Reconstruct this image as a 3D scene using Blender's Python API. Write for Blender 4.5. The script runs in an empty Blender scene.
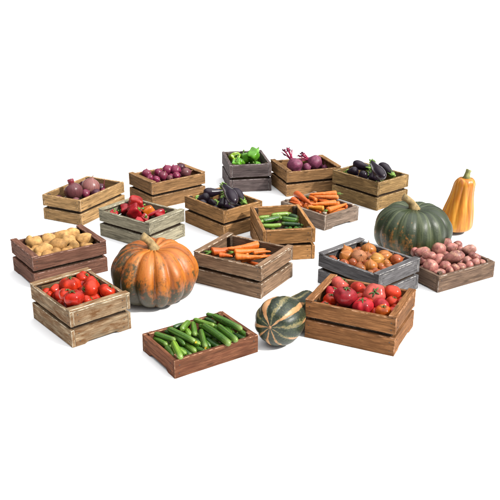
import bpy, bmesh, math, random
from mathutils import Vector, Matrix, Euler, noise
S = bpy.context.scene
COL = S.collection
rnd = random.Random(11)
PI = math.pi

# ------------------------------------------------------------------ helpers
def link(name, verts, faces, mats, parent=None, smooth=True, midx=None):
    me = bpy.data.meshes.new(name)
    me.from_pydata([tuple(v) for v in verts], [], faces)
    for m in mats: me.materials.append(m)
    if smooth: me.polygons.foreach_set('use_smooth', [True] * len(me.polygons))
    if midx: me.polygons.foreach_set('material_index', midx)
    me.update()
    o = bpy.data.objects.new(name, me); COL.objects.link(o)
    if parent: o.parent = parent
    return o

def link_bm(name, bm, mats, parent=None, smooth=False):
    bmesh.ops.recalc_face_normals(bm, faces=bm.faces)
    me = bpy.data.meshes.new(name); bm.to_mesh(me); bm.free()
    for m in mats: me.materials.append(m)
    if smooth: me.polygons.foreach_set('use_smooth', [True] * len(me.polygons))
    o = bpy.data.objects.new(name, me); COL.objects.link(o)
    if parent: o.parent = parent
    return o

def tag(o, label, cat, group=None):
    o['label'] = label; o['category'] = cat
    if group: o['group'] = group

def lathe(prof, seg, fn=None):
    """prof: list of (radius, z) from top pole to bottom pole; fn(theta, t, r, z) -> (r, z)"""
    V, F = [], []
    n = len(prof)
    for i, (r, z) in enumerate(prof):
        for j in range(seg):
            a = 2 * PI * j / seg
            rr, zz = fn(a, i / (n - 1), r, z) if fn else (r, z)
            V.append(Vector((rr * math.cos(a), rr * math.sin(a), zz)))
    for i in range(n - 1):
        for j in range(seg):
            k = (j + 1) % seg
            F.append((i * seg + j, (i + 1) * seg + j, (i + 1) * seg + k, i * seg + k))
    F.append(tuple(range(seg)))
    F.append(tuple(reversed(range((n - 1) * seg, n * seg))))
    return V, F

def tube(pts, rads, seg=8, flat=1.0):
    V, F = [], []
    pts = [Vector(p) for p in pts]
    n = len(pts)
    for i, p in enumerate(pts):
        d = (pts[min(i + 1, n - 1)] - pts[max(i - 1, 0)]).normalized()
        s = d.cross(Vector((.13, .21, 1)) if abs(d.z) < .9 else Vector((1, .1, .05))).normalized()
        t = d.cross(s)
        for j in range(seg):
            a = 2 * PI * j / seg
            V.append(p + (s * math.cos(a) + t * math.sin(a) * flat) * rads[i])
    for i in range(n - 1):
        for j in range(seg):
            k = (j + 1) % seg
            F.append((i * seg + j, i * seg + k, (i + 1) * seg + k, (i + 1) * seg + j))
    F.append(tuple(reversed(range(seg)))); F.append(tuple(range((n - 1) * seg, n * seg)))
    return V, F

def merge(*parts):
    V, F = [], []
    for v, f in parts:
        b = len(V); V += list(v); F += [tuple(i + b for i in q) for q in f]
    return V, F

def wob(V, amp, scale, seed):
    o = Vector((seed * 3.7, seed * 1.3, seed * 7.1))
    return [v + v.normalized() * noise.noise(v * scale + o) * amp if v.length > 1e-6 else v for v in V]

# ------------------------------------------------------------------ materials
class G:
    def __init__(s, name):
        s.m = bpy.data.materials.new(name); s.m.use_nodes = True
        s.t = s.m.node_tree; s.b = s.t.nodes['Principled BSDF']
    def n(s, ty, **kw):
        x = s.t.nodes.new(ty)
        for k, v in kw.items():
            if k in x.inputs: x.inputs[k].default_value = v
            else: setattr(x, k, v)
        return x
    def l(s, a, b): s.t.links.new(a, b)
    def noise(s, vec, scale, detail=4, rough=.55, dist=0.):
        x = s.n('ShaderNodeTexNoise'); x.inputs['Scale'].default_value = scale
        x.inputs['Detail'].default_value = detail; x.inputs['Roughness'].default_value = rough
        x.inputs['Distortion'].default_value = dist
        s.l(vec, x.inputs['Vector']); return x.outputs['Fac']
    def ramp(s, fac, *stops):
        x = s.n('ShaderNodeValToRGB'); e = x.color_ramp.elements
        while len(e) < len(stops): e.new(.5)
        for q, (p, c) in zip(e, stops):
            q.position = p; q.color = (c, c, c, 1) if isinstance(c, (int, float)) else (*c, 1)
        s.l(fac, x.inputs['Fac']); return x.outputs['Color']
    def mix(s, fac, a, b, mode='MIX'):
        x = s.n('ShaderNodeMix'); x.data_type = 'RGBA'; x.blend_type = mode
        for v, i in ((fac, 0), (a, 6), (b, 7)):
            if isinstance(v, (int, float)): x.inputs[i].default_value = v if i == 0 else (v, v, v, 1)
            elif isinstance(v, tuple): x.inputs[i].default_value = (*v, 1)
            else: s.l(v, x.inputs[i])
        return x.outputs[2]
    def math(s, op, a, b=0.):
        x = s.n('ShaderNodeMath'); x.operation = op
        for v, i in ((a, 0), (b, 1)):
            if isinstance(v, (int, float)): x.inputs[i].default_value = v
            else: s.l(v, x.inputs[i])
        return x.outputs[0]
    def obj(s, scale=(1, 1, 1), randomize=True):
        c = s.n('ShaderNodeTexCoord'); mp = s.n('ShaderNodeMapping'); mp.inputs['Scale'].default_value = scale
        s.l(c.outputs['Object'], mp.inputs['Vector'])
        if randomize:
            oi = s.n('ShaderNodeObjectInfo'); k = s.math('MULTIPLY', oi.outputs['Random'], 37.)
            cb = s.n('ShaderNodeCombineXYZ')
            for i in range(3): s.l(k, cb.inputs[i])
            s.l(cb.outputs[0], mp.inputs['Location'])
        return mp.outputs['Vector']
    def merid(s, k, kz):
        c = s.n('ShaderNodeTexCoord'); a = s.n('ShaderNodeVectorMath', operation='MULTIPLY')
        a.inputs[1].default_value = (1, 1, 0); s.l(c.outputs['Object'], a.inputs[0])
        b = s.n('ShaderNodeVectorMath', operation='NORMALIZE'); s.l(a.outputs[0], b.inputs[0])
        d = s.n('ShaderNodeVectorMath', operation='SCALE'); d.inputs['Scale'].default_value = k; s.l(b.outputs[0], d.inputs[0])
        e = s.n('ShaderNodeVectorMath', operation='MULTIPLY'); e.inputs[1].default_value = (0, 0, kz); s.l(c.outputs['Object'], e.inputs[0])
        f = s.n('ShaderNodeVectorMath', operation='ADD'); s.l(d.outputs[0], f.inputs[0]); s.l(e.outputs[0], f.inputs[1])
        oi = s.n('ShaderNodeObjectInfo'); g = s.n('ShaderNodeVectorMath', operation='ADD')
        q = s.math('MULTIPLY', oi.outputs['Random'], 50.); cb = s.n('ShaderNodeCombineXYZ')
        for i in range(3): s.l(q, cb.inputs[i])
        s.l(f.outputs[0], g.inputs[0]); s.l(cb.outputs[0], g.inputs[1]); return g.outputs[0]
    def tint(s): return s.n('ShaderNodeObjectInfo').outputs['Color']
    def gen(s, axis):
        c = s.n('ShaderNodeTexCoord'); q = s.n('ShaderNodeSeparateXYZ'); s.l(c.outputs['Generated'], q.inputs[0]); return q.outputs[axis]
    def done(s, col, rough, bump=None, strength=.3, dist=.002, spec=.3, coat=0.):
        if isinstance(col, tuple): s.b.inputs['Base Color'].default_value = (*col, 1)
        else: s.l(col, s.b.inputs['Base Color'])
        if isinstance(rough, (int, float)): s.b.inputs['Roughness'].default_value = rough
        else: s.l(rough, s.b.inputs['Roughness'])
        s.b.inputs['Specular IOR Level'].default_value = spec
        s.b.inputs['Coat Weight'].default_value = coat; s.b.inputs['Coat Roughness'].default_value = .12
        if bump is not None:
            x = s.n('ShaderNodeBump'); x.inputs['Strength'].default_value = strength; x.inputs['Distance'].default_value = dist
            s.l(bump, x.inputs['Height']); s.l(x.outputs[0], s.b.inputs['Normal'])
        return s.m

def mul(c, k): return tuple(x * k for x in c)
def wood(name, base, stain=None, amount=.5, worn=None):
    g = G(name)
    big = g.noise(g.obj((5, 40, 40)), 1, 5, .6, .6)
    fine = g.noise(g.obj((14, 420, 420)), 1, 3, .6)
    base = mul(base, .84)
    grain = g.ramp(big, (.3, mul(base, .5)), (.5, base), (.7, mul(base, 1.35)))
    col = g.mix(.85, grain, g.ramp(fine, (.32, .36), (.6, 1.2)), 'MULTIPLY')
    midn = g.noise(g.obj((7, 150, 150)), 1, 4, .65)
    col = g.mix(.7, col, g.ramp(midn, (.35, .5), (.62, 1.18)), 'MULTIPLY')
    # dark year-ring lines
    ring = g.noise(g.obj((2.2, 30, 30)), 1, 2, .5, 1.5)
    rr = g.math('FRACT', g.math('MULTIPLY', ring, 9.))
    col = g.mix(.5, col, g.ramp(rr, (0., .62), (.12, 1.), (.9, 1.), (1., .7)), 'MULTIPLY')
    if stain:
        bl = g.noise(g.obj((9, 34, 34)), 1, 6, .7, .4)
        f = g.ramp(bl, (.5 - .18 * amount, 0), (.62, 1))
        col = g.mix(g.math('MULTIPLY', f, amount), col, stain)
    # occasional knots
    vo = g.n('ShaderNodeTexVoronoi'); vo.inputs['Scale'].default_value = 1
    g.l(g.obj((5, 16, 16)), vo.inputs['Vector'])
    col = g.mix(g.ramp(vo.outputs['Distance'], (.05, .75), (.13, 0)), col, mul(base, .28))
    # board to board variation
    oi = g.n('ShaderNodeObjectInfo')
    col = g.mix(1., col, g.ramp(oi.outputs['Random'], (0, (.8, .79, .78)), (1, (1.18, 1.17, 1.14))), 'MULTIPLY')
    g.done(col, .78, g.math('ADD', big, g.math('MULTIPLY', fine, .6)), .55, .0025, .08)
    w = G(name + '_worn')
    wc = worn or tuple(min(.62, x * 1.5 + .09) for x in base)
    k = w.noise(w.obj((40, 40, 40)), 1, 4)
    w.done(w.ramp(k, (.44, mul(base, .6)), (.64, wc)), .85, k, .3, .001, .08)
    return g.m, w.m
NAIL = G('nail_steel').done((.05, .045, .04), .6)

# skins: every one takes its tint from the object colour
def skin(name, rough, lo=.7, hi=1.2, scale=30, mer=None, spec=.5, bump=.15, coat=0., speck=None, bscale=120):
    g = G(name); t = g.tint()
    v = g.noise(g.merid(*mer), 1, 5, .6) if mer else g.noise(g.obj((1, 1, 1)), scale, 5, .6)
    col = g.mix(1., t, g.ramp(v, (.32, lo), (.68, hi)), 'MULTIPLY')
    if speck:
        c2, sc, a, b = speck
        s_ = g.noise(g.obj((1, 1, 1)), sc, 5, .65)
        col = g.mix(g.ramp(s_, (a, 0), (b, .8)), col, c2)
    bn = g.noise(g.obj((1, 1, 1)), bscale, 4)
    return g.done(col, rough, bn, bump, .003, spec * .62, coat)
M = {}
M['tomato'] = skin('tomato_skin', .2, .4, 1.12, 26, spec=.36, bump=.05, speck=((.42, .1, .03), 16, .66, .8))
M['red_onion'] = skin('red_onion_skin', .32, .65, 1.2, mer=(5, 14), spec=.5, bump=.1, speck=((.3, .12, .13), 26, .6, .8))
M['brown_onion'] = skin('brown_onion_skin', .32, .5, 1.2, mer=(6, 5), spec=.5, bump=.12, speck=((.42, .19, .07), 30, .58, .78))
M['green_pepper'] = skin('green_pepper_skin', .18, .6, 1.25, 20, spec=.55, bump=.05)
M['red_pepper'] = skin('red_pepper_skin', .16, .45, 1.2, 20, spec=.55, bump=.05)
M['pointed_pepper'] = M['red_pepper']
M['beetroot'] = skin('beetroot_skin', .42, .65, 1.3, mer=(2, 60), spec=.4, bump=.3, speck=((.24, .13, .13), 40, .58, .75))
M['aubergine'] = skin('aubergine_skin', .24, .8, 1.3, 12, spec=.45, bump=.03)
M['potato'] = skin('potato_skin', .6, .55, 1.25, 40, spec=.3, bump=.35, speck=((.14, .075, .03), 55, .6, .74), bscale=90)
M['pink_potato'] = skin('pink_potato_skin', .42, .45, 1.3, 35, spec=.5, bump=.3, speck=((.46, .27, .17), 38, .5, .72), bscale=90)
def carrot_mat():
    g = G('carrot_skin'); t = g.tint()
    v = g.noise(g.obj((40, 40, 160)), 1, 5, .6); w = g.noise(g.obj((30, 30, 420)), 1, 3, .7)
    col = g.mix(1., t, g.ramp(v, (.3, .72), (.7, 1.22)), 'MULTIPLY')
    col = g.mix(g.ramp(w, (.6, 0), (.74, .55)), col, (.2, .055, .012))
    return g.done(col, .45, w, .35, .0025, .4)
M['carrot'] = carrot_mat()
def cuke_mat(name, rough, k):
    g = G(name); t = g.tint(); z = g.gen(2)
    v = g.noise(g.merid(k, 5), 1, 3, .55)
    st = g.ramp(v, (.36, (.38, .42, .36)), (.54, (1, 1, 1)), (.68, (2.3, 1.8, 1.5)))
    col = g.mix(1., t, st, 'MULTIPLY')
    fl = g.noise(g.obj((1, 1, 1)), 140, 3)
    col = g.mix(g.ramp(fl, (.6, 0), (.7, .35)), col, (.2, .27, .07))
    col = g.mix(g.ramp(z, (.0, .55), (.22, 0.)), col, (.2, .28, .06))
    return g.done(col, rough, g.noise(g.obj((1, 1, 1)), 210, 2), .4, .003, .45)
M['cucumber'] = cuke_mat('cucumber_skin', .3, 3.2)
M['courgette'] = cuke_mat('courgette_skin', .28, 4.5)
def green(name, c, rough=.5):
    g = G(name); v = g.noise(g.obj((1, 1, 1)), 60, 4)
    return g.done(g.ramp(v, (.3, mul(c, .6)), (.7, mul(c, 1.35))), rough, v, .3, .002, .35)
STEM = green('green_stem', (.1, .19, .03))
CAP = green('aubergine_cap_green', (.16, .27, .05))
STAR = green('tomato_star_green', (.045, .1, .022))
BEETSTALK = green('beet_stalk_red', (.26, .016, .06), .35)
BEETLEAF = green('beet_leaf_dark', (.1, .02, .045), .4)
CUTSTALK = green('onion_cut_stalk', (.17, .02, .03), .4)
DRY = green('dry_tip', (.26, .14, .07), .7)
YELLOW = green('yellow_petal', (.7, .42, .02), .5)
PSTEM = green('dry_pumpkin_stem', (.25, .175, .075), .7)
PSTEMG = green('green_pumpkin_stem', (.2, .2, .07), .7)

# linear albedo of single vegetables
TINT = dict(onpale=(.25, .1, .09), onred=(.14, .045, .05), onred2=(.17, .022, .05), ondark=(.065, .015, .03), onmag=(.2, .02, .06),
 pepgreen=(.1, .3, .02), pepyel=(.25, .4, .02), beet=(.21, .05, .1), aub=(.016, .009, .016),
 car=(.64, .15, .015), carred=(.55, .1, .012), caryel=(.62, .23, .02), carpale=(.64, .2, .045),
 cou=(.055, .16, .016), couL=(.17, .3, .04), couD=(.022, .07, .018),
 cu=(.062, .165, .016), cuD=(.025, .085, .012), cuL=(.12, .25, .022),
 pepred=(.5, .014, .022), pepred2=(.58, .03, .025), peporg=(.72, .17, .012),
 pot=(.47, .265, .095), potD=(.34, .18, .06), tom=(.6, .034, .01), tomD=(.46, .018, .008), tomC=(.54, .05, .03), tomP=(.6, .1, .075),
 tomO=(.62, .05, .02), tomX=(.54, .025, .035), tomM=(.36, .02, .028), tomF=(.66, .12, .015),
 bon=(.47, .16, .03), bon2=(.34, .1, .022), bon3=(.36, .08, .022), bonP=(.42, .165, .07), bonY=(.54, .24, .045),
 ppot=(.42, .155, .13), ppotD=(.3, .1, .085), ppotL=(.48, .22, .18), ppotB=(.3, .115, .095))

# ------------------------------------------------------------------ crates
def board(name, L, T, Hh, mats, parent, loc, rz=0., notch=0, nails=True, bev=.0022, post=False):
    """plank, length L along local x, thickness T (y), height Hh (z); origin at its centre"""
    bm = bmesh.new()
    if notch:
        a = L / 2; z0 = -Hh / 2; z1 = Hh / 2; e = L * .17; s = .02
        P = [(-a, z0), (-a + e, z0), (-a + e + s, z0 + notch), (a - e - s, z0 + notch), (a - e, z0), (a, z0), (a, z1), (-a, z1)]
        lo = [bm.verts.new((x, -T / 2, z)) for x, z in P]; hi = [bm.verts.new((x, T / 2, z)) for x, z in P]
        bm.faces.new(lo); bm.faces.new(list(reversed(hi)))
        for i in range(8):
            k = (i + 1) % 8; bm.faces.new((lo[k], lo[i], hi[i], hi[k]))
    else:
        bmesh.ops.create_cube(bm, size=1)
        for v in bm.verts: v.co = Vector((v.co.x * L, v.co.y * T, v.co.z * Hh))
        long = [e for e in bm.edges if abs((e.verts[0].co - e.verts[1].co).x) > L * .5]
        bmesh.ops.subdivide_edges(bm, edges=long, cuts=5)
        ph = rnd.random() * 50
        for v in bm.verts:   # slightly uneven sawn edges
            v.co.z += .0016 * noise.noise(Vector((v.co.x * 14 + ph, v.co.y * 3, v.co.z * 9)))
            v.co.y += .0008 * noise.noise(Vector((v.co.x * 9 - ph, v.co.y * 3, 4)))
    old = set(bm.faces)
    es = [e for e in bm.edges if len(e.link_faces) == 2 and e.calc_face_angle(0) > .6]
    r = bmesh.ops.bevel(bm, geom=es, offset=bev, segments=1, affect='EDGES', profile=.5)
    for f in r['faces']: f.material_index = 1
    if nails:
        for sx in (-1, 1):
            for zz in ((-.24, .22) if Hh > .05 else (0,)):
                x = sx * (L / 2 - .018 - rnd.random() * .006); z = zz * Hh + (rnd.random() - .5) * .006
                for sy in (-1, 1):
                    c = bmesh.ops.create_cone(bm, cap_ends=True, segments=8, radius1=.0024, radius2=.0024, depth=.003,
                        matrix=Matrix.Translation((x, sy * T / 2, z)) @ Matrix.Rotation(PI / 2, 4, 'X'))
                    for f in {f for v in c['verts'] for f in v.link_faces}: f.material_index = 2
    o = link_bm(name, bm, [mats[0], mats[1], NAIL], parent)
    o.location = loc; o.rotation_euler = (0, (rnd.random() - .5) * .011 if not post else 0, rz)
    return o

INNER_SHADE = wood('shade_dark_inner_wood', (.075, .05, .034), (.03, .022, .016), .5, worn=(.11, .08, .055))  # interior shade put into the wood colour of bottom boards and posts
def crate(q, floor, mats, label, low=False, rails=False, notch=0, T=.016, gap=.017, group='slatted wooden vegetable crates'):
    X, Y, th, w, d, h = q
    t = bpy.data.objects.new('wooden_crate', None); COL.objects.link(t)
    t.empty_display_size = .1
    cx, cy = w / 2, d / 2
    c, s = math.cos(th), math.sin(th)
    t.location = (X + c * cx - s * cy, Y + s * cx + c * cy, 0); t.rotation_euler = (0, 0, th)
    tag(t, label, 'crate', group)
    along_u = w <= d       # the short ends run along local x when True
    sh, lg = (w, d) if along_u else (d, w)
    R = (lambda x, y, z: (x, y, z)) if along_u else (lambda x, y, z: (y, x, z))
    rs, rl = (0, PI / 2) if along_u else (PI / 2, 0)
    cap = .011 if rails else 0
    if low: tiers = [(.0, h)]
    else:
        bh = (h - gap) / 2; tiers = [(0, bh), (bh + gap, h)]
    for k, (z0, z1) in enumerate(tiers):
        top = k == len(tiers) - 1
        zz1 = z1 - cap if top else z1
        for sg in (-1, 1):
            # long side boards run the full length, end boards sit between them
            n = board('side_slat', lg, T, zz1 - z0, mats, t, R(sg * (sh / 2 - T / 2), 0, (z0 + zz1) / 2), rl)
            n = board('end_slat', sh - 2 * T - .002, T, zz1 - z0 - .0015, mats, t, R(0, sg * (lg / 2 - T / 2 - .0012), (z0 + zz1) / 2), rs, notch=notch if k == 0 else 0)
    if rails:
        for sg in (-1, 1):
            board('top_rail', sh + .003, .036, cap - .001, mats, t, R(0, sg * (lg / 2 - .017), h - cap / 2 + .0005), rs, nails=False)
    pw = .022
    for sx in (-1, 1):
        for sy in (-1, 1):
            z1 = h + .012 if low else h - cap - .002
            board('corner_post', pw, pw, z1 - .004, mats if low else INNER_SHADE, t, R(sx * (sh / 2 - T - pw / 2 - .001), sy * (lg / 2 - T - pw / 2 - .003), (z1 + .004) / 2), 0, nails=False, bev=.003, post=True)
    fl = h - floor
    bt = .008 if low else max(.012, fl - tiers[0][1] + .012)   # deep tray added to block light and keep the gap between the tiers dark
    board('bottom_board', sh - 2 * T - .004, lg - 2 * T - .008, bt, INNER_SHADE, t, R(0, 0, fl - bt / 2), 0 if along_u else PI / 2, nails=False, bev=.001)
    return t

W = dict(
 beige=wood('beige_pine', (.37, .225, .1), (.2, .115, .05), .35),
 oak=wood('brown_oak', (.3, .165, .072), (.12, .062, .028), .5),
 oak2=wood('tawny_oak', (.36, .19, .075), (.13, .066, .026), .4),
 gold=wood('golden_pine', (.38, .19, .072), (.2, .09, .032), .35),
 olive=wood('olive_brown_oak', (.3, .19, .08), (.085, .05, .02), .65),
 purplegrey=wood('purplish_grey_wood', (.125, .098, .096), (.07, .05, .05), .5, worn=(.3, .27, .26)),
 sage=wood('greyish_sage_wood', (.3, .27, .19), (.13, .115, .08), .4),
 redbrown=wood('dark_reddish_wood', (.165, .08, .055), (.09, .038, .026), .5),
 rust=wood('rusty_red_wood', (.215, .09, .048), (.09, .03, .017), .6, worn=(.42, .24, .15)),
 brown=wood('dull_brown_wood', (.24, .15, .092), (.11, .064, .04), .45, worn=(.5, .42, .33)),
 weathered=wood('flaking_weathered_wood', (.42, .32, .205), (.12, .058, .024), 1., worn=(.58, .5, .38)),
 grey=wood('blue_grey_wood', (.17, .165, .172), (.075, .07, .072), .6, worn=(.4, .38, .36)),
 warm=wood('warm_brown_wood', (.28, .128, .052), (.1, .04, .016), .6),
 dusk=wood('dark_greyish_wood', (.18, .118, .082), (.07, .045, .036), .6, worn=(.38, .32, .28)),
 ash=wood('light_grey_brown_wood', (.29, .215, .165), (.13, .095, .075), .5, worn=(.5, .44, .38)))

crate((-1.0396, 4.7144, 1.1018, 0.4616, 0.3003, 0.1635), 0.0713, W['beige'], 'pale beige slatted crate holding large red onions, furthest left at the back', rails=False)
crate((-0.6365, 5.0233, 0.6584, 0.422, 0.2984, 0.1876), 0.0788, W['oak'], 'brown slatted crate full of small red onions at the back', rails=True)
crate((-0.1409, 5.3973, 0.1701, 0.2957, 0.3885, 0.1968), 0.0879, W['purplegrey'], 'purplish grey slatted crate holding green peppers, furthest back', T=0.02)
crate((0.2496, 5.3035, 0.3218, 0.404, 0.3258, 0.1854), 0.0822, W['oak'], 'brown slatted crate holding beetroots with red stalks', rails=True)
crate((0.8264, 5.0026, 0.7087, 0.3114, 0.4083, 0.1903), 0.0846, W['olive'], 'olive brown slatted crate of aubergines between the beetroots and the green pumpkin')
crate((-0.1548, 4.487, 0.7006, 0.3032, 0.392, 0.1746), 0.0768, W['oak2'], 'tawny slatted crate of aubergines beside the courgette crate')
crate((0.4542, 4.6253, 0.7089, 0.3036, 0.3976, 0.0951), 0.0492, W['ash'], 'low greyish crate heaped with carrots behind the courgettes', low=True, notch=0.012)
crate((0.0691, 4.1279, 0.1595, 0.2957, 0.4311, 0.1821), 0.0806, W['gold'], 'golden brown slatted crate holding a few courgettes', T=0.02)
crate((-0.5677, 4.2976, 0.9227, 0.2991, 0.415, 0.1715), 0.0753, W['sage'], 'grey green slatted crate of red peppers behind the orange pumpkin', rails=True)
crate((-1.0954, 3.7661, 0.618, 0.4091, 0.306, 0.1779), 0.0784, W['redbrown'], 'dark reddish brown slatted crate of yellow potatoes at far left', rails=True, notch=0.008)
crate((0.0553, 3.6428, 1.0286, 0.3298, 0.4022, 0.1776), 0.0718, W['brown'], 'dull brown slatted crate holding a few carrots at the centre', rails=True)
crate((-0.7762, 3.1364, 0.6875, 0.3005, 0.3869, 0.1823), 0.0807, W['weathered'], 'flaking weathered slatted crate of glossy tomatoes at the front left', rails=True, notch=0.01)
crate((-0.3057, 2.8742, 0.59, 0.4112, 0.29, 0.0828), 0.0492, W['rust'], 'low rusty red crate heaped with cucumbers, frontmost of all', low=True, notch=0.014)
crate((0.6195, 3.5566, 0.7392, 0.3229, 0.3983, 0.1697), 0.0744, W['grey'], 'blue grey slatted crate of brown onions behind the front tomato crate', rails=True)
crate((0.6168, 3.0621, 1.121, 0.3146, 0.4129, 0.1903), 0.0847, W['warm'], 'warm brown slatted crate of mixed red tomatoes beside the striped squash', rails=True, notch=0.01)
crate((0.9466, 3.716, 0.5438, 0.3974, 0.2427, 0.09), 0.0636, W['dusk'], 'low dark greyish crate heaped with pink potatoes at far right', low=True, notch=0.006)
# ------------------------------------------------------------------ vegetables
def ellipse_prof(n, r, hz, p=1.):
    return [(max(r * math.sin(PI * i / n) ** p, r * .012), hz * math.cos(PI * i / n)) for i in range(n + 1)]

def sepal_star(n, length, width, z0, drop, rr, th=.004, up=0.):
    parts = []
    for i in range(n):
        a = 2 * PI * i / n + (rr.random() - .5) * .5; L = length * (.75 + rr.random() * .4)
        pts, rad = [], []
        for k in range(6):
            t = k / 5; x = L * t
            z = z0 + th + up * math.sin(t * PI) - drop * t * t + (.35 * L * (t - .55) ** 2 if t > .55 else 0) * rr.random() * 3
            pts.append((x * math.cos(a), x * math.sin(a), z)); rad.append(width * (1 - t) ** .7 * (.6 + 1.2 * t) + th * .15)
        parts.append(tube(pts, rad, 6, .3))
    return merge(*parts)

def stem(base, h, r0, r1, bend=.3, n=5):
    return tube([(base[0] + bend * h * (t / n) ** 2, base[1] + .3 * bend * h * (t / n) ** 2, base[2] + h * t / n) for t in range(n + 1)],
                [r0 + (r1 - r0) * t / n for t in range(n)] + [r1 * 1.15], 7)

def g_tomato(r, ry, v, rr):
    n = rr.choice((4, 5, 6)); ph = rr.random() * 6; amp = .035 + .085 * rr.random() ** 1.3; hz = ry * (.8 + .08 * rr.random())
    def fn(a, t, rad, z):
        w = math.sin(PI * t) ** .5 * (1 - .55 * t)
        k = 1 + amp * w * (math.cos(n * a + ph) + .5 * math.cos((n + 2) * a + 1.3 * ph))
        g = math.exp(-(t / .13) ** 2)
        return rad * k, z - hz * .2 * g - hz * .06 * math.exp(-((1 - t) / .12) ** 2) * -1
    V, F = lathe(ellipse_prof(16, r, hz, .88), 30, fn)
    V = wob(V, r * .06, 1.3 / r, rr.random() * 20)
    zt = hz * .8
    ch = [('calyx', sepal_star(rr.choice((5, 6)), r * .58, r * .075, zt, r * .16, rr, r * .05, r * .1), STAR)]
    sv = stem((0, 0, zt), r * .22, r * .06, r * .05)
    ch[0] = ('calyx', merge(ch[0][1], sv), STAR)
    return V, F, ch

def g_onion(r, ry, v, rr):
    hz = r * (.84 + .1 * rr.random()); nk = .1 + .22 * rr.random() ** 2
    prof = []
    for i in range(21):
        a = PI * i / 20
        z = hz * math.cos(a) + r * nk * math.exp(-(a / .26) ** 2); rad = max(r * math.sin(a), r * .075)
        z -= r * .07 * math.exp(-((PI - a) / .3) ** 2)
        prof.append((rad, z))
    V, F = lathe(prof, 28, lambda a, t, rad, z: (rad * (1 + .012 * math.sin(7 * a) + .008 * math.sin(13 * a)), z))
    V = wob(V, r * .07, 1.2 / r, rr.random() * 20)
    zt = hz + r * (nk - .04); ch = []
    if v == 1:
        pts = [(0, 0, zt - r * .45), (.03 * r, 0, zt - .1 * r), (.08 * r, 0, zt + .14 * r), (.1 * r, 0, zt + .3 * r)]
        ch.append(('cut_stalk', tube(pts, [r * .36, r * .33, r * .36, r * .34], 10), CUTSTALK))
    elif v == 2:
        pts = [(0, 0, zt - r * .2), (.1 * r, 0, zt + r), (.05 * r, .1 * r, zt + 2 * r), (.15 * r, 0, zt + 2.7 * r)]
        ch.append(('sprout', tube(pts, [r * .16, r * .13, r * .1, r * .03], 7), CUTSTALK))
    else:
        pts = [(0, 0, zt - r * .12), (.02 * r, .03 * r, zt + .08 * r), (.08 * r, .02 * r, zt + .2 * r), (.12 * r, .07 * r, zt + .3 * r)]
        ch.append(('dry_tip', tube(pts, [r * .1, r * .1, r * .06, r * .015], 7), DRY if v == 0 else CUTSTALK))
    return V, F, ch

def g_pepper(r, ry, v, rr, L=1.12):
    n = rr.choice((3, 4, 4)); ph = rr.random() * 6; hz = r * L
    def fn(a, t, rad, z):
        c = math.cos(n * a + ph)
        k = 1 + .17 * c * (1 - .3 * t) - .05 * (1 - abs(c)) * math.sin(PI * t)
        k *= 1.04 - .2 * t
        z2 = z - hz * .42 * math.exp(-(t / .15) ** 2) + hz * .3 * math.exp(-((1 - t) / .17) ** 2) - hz * .1 * c * (t > .5) * (t - .5)
        return rad * k, z2
    V, F = lathe(ellipse_prof(20, r, hz * 1.08, .62), 40, fn)
    V = wob(V, r * .2, 1.1 / r, rr.random() * 20)
    zt = hz * .66
    disc = sepal_star(6, r * .4, r * .16, zt - r * .03, r * .0, rr, r * .06)
    st = tube([(0, 0, zt - r * .05), (.02 * r, 0, zt + r * .25), (.12 * r, .05 * r, zt + r * .5), (.28 * r, .1 * r, zt + r * .72)], [r * .22, r * .15, r * .13, r * .17], 9)
    return V, F, [('stem', merge(disc, st), STEM)]

def g_beet(r, ry, v, rr):
    prof = []
    for i in range(23):
        a = PI * i / 22
        z = r * .92 * math.cos(a) + r * .16 * math.exp(-(a / .3) ** 2) - r * .3 * math.exp(-((PI - a) / .24) ** 2)
        prof.append((max(r * math.sin(a), r * .05 if a > 2 else r * .16), z))
    V, F = lathe(prof, 28, lambda a, t, rad, z: (rad * (1 + .02 * math.sin(3 * a + 1)), z))
    V = wob(V, r * .1, 1.4 / r, rr.random() * 20)
    zb = -r * 1.12; ch = []
    tl = 2.0 if v == 0 else .9
    ch.append(('root_tail', tube([(0, 0, zb + .2 * r), (.02 * r, 0, zb - .3 * tl * r), (.1 * r, .05 * r, zb - .7 * tl * r), (.04 * r, .1 * r, zb - tl * r)], [r * .15, r * .085, r * .05, r * .012], 7), M['beetroot']))
    zt = r * .95
    if v == 1:
        for i in range(8):
            a = i * 2.4 + rr.random() * .5; sp = (.12 + .5 * rr.random()) * r; L = r * (.85 + .65 * rr.random())
            ca, sa = math.cos(a), math.sin(a)
            pts = [(ca * .1 * r, sa * .1 * r, zt - .1 * r), (ca * .18 * r + ca * sp * .2, sa * .18 * r + sa * sp * .2, zt + L * .3),
                   (ca * (.2 * r + sp * .55), sa * (.2 * r + sp * .55), zt + L * .65), (ca * (.2 * r + sp), sa * (.2 * r + sp), zt + L)]
            ch.append(('leaf_stalk', tube(pts, [r * .1, r * .075, r * .07, r * .06], 7), BEETSTALK))
            if i < 6:
                # torn leaf remnant near the top of the stalk
                lv = []
                for k in range(3):
                    w = r * (.1 + .13 * rr.random())
                    p0 = Vector(pts[2]).lerp(Vector(pts[3]), .1 + .35 * k); q = p0 + Vector((ca * .12 * r + (rr.random() - .5) * .3 * r, sa * .12 * r + (rr.random() - .5) * .3 * r, .28 * r))
                    lv.append(tube([p0, p0.lerp(q, .5) + Vector((0, .03 * r, 0)), q], [w * .3, w, w * .15], 6, .16))
                ch.append(('leaf', merge(*lv), BEETLEAF))
    return V, F, ch

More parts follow.
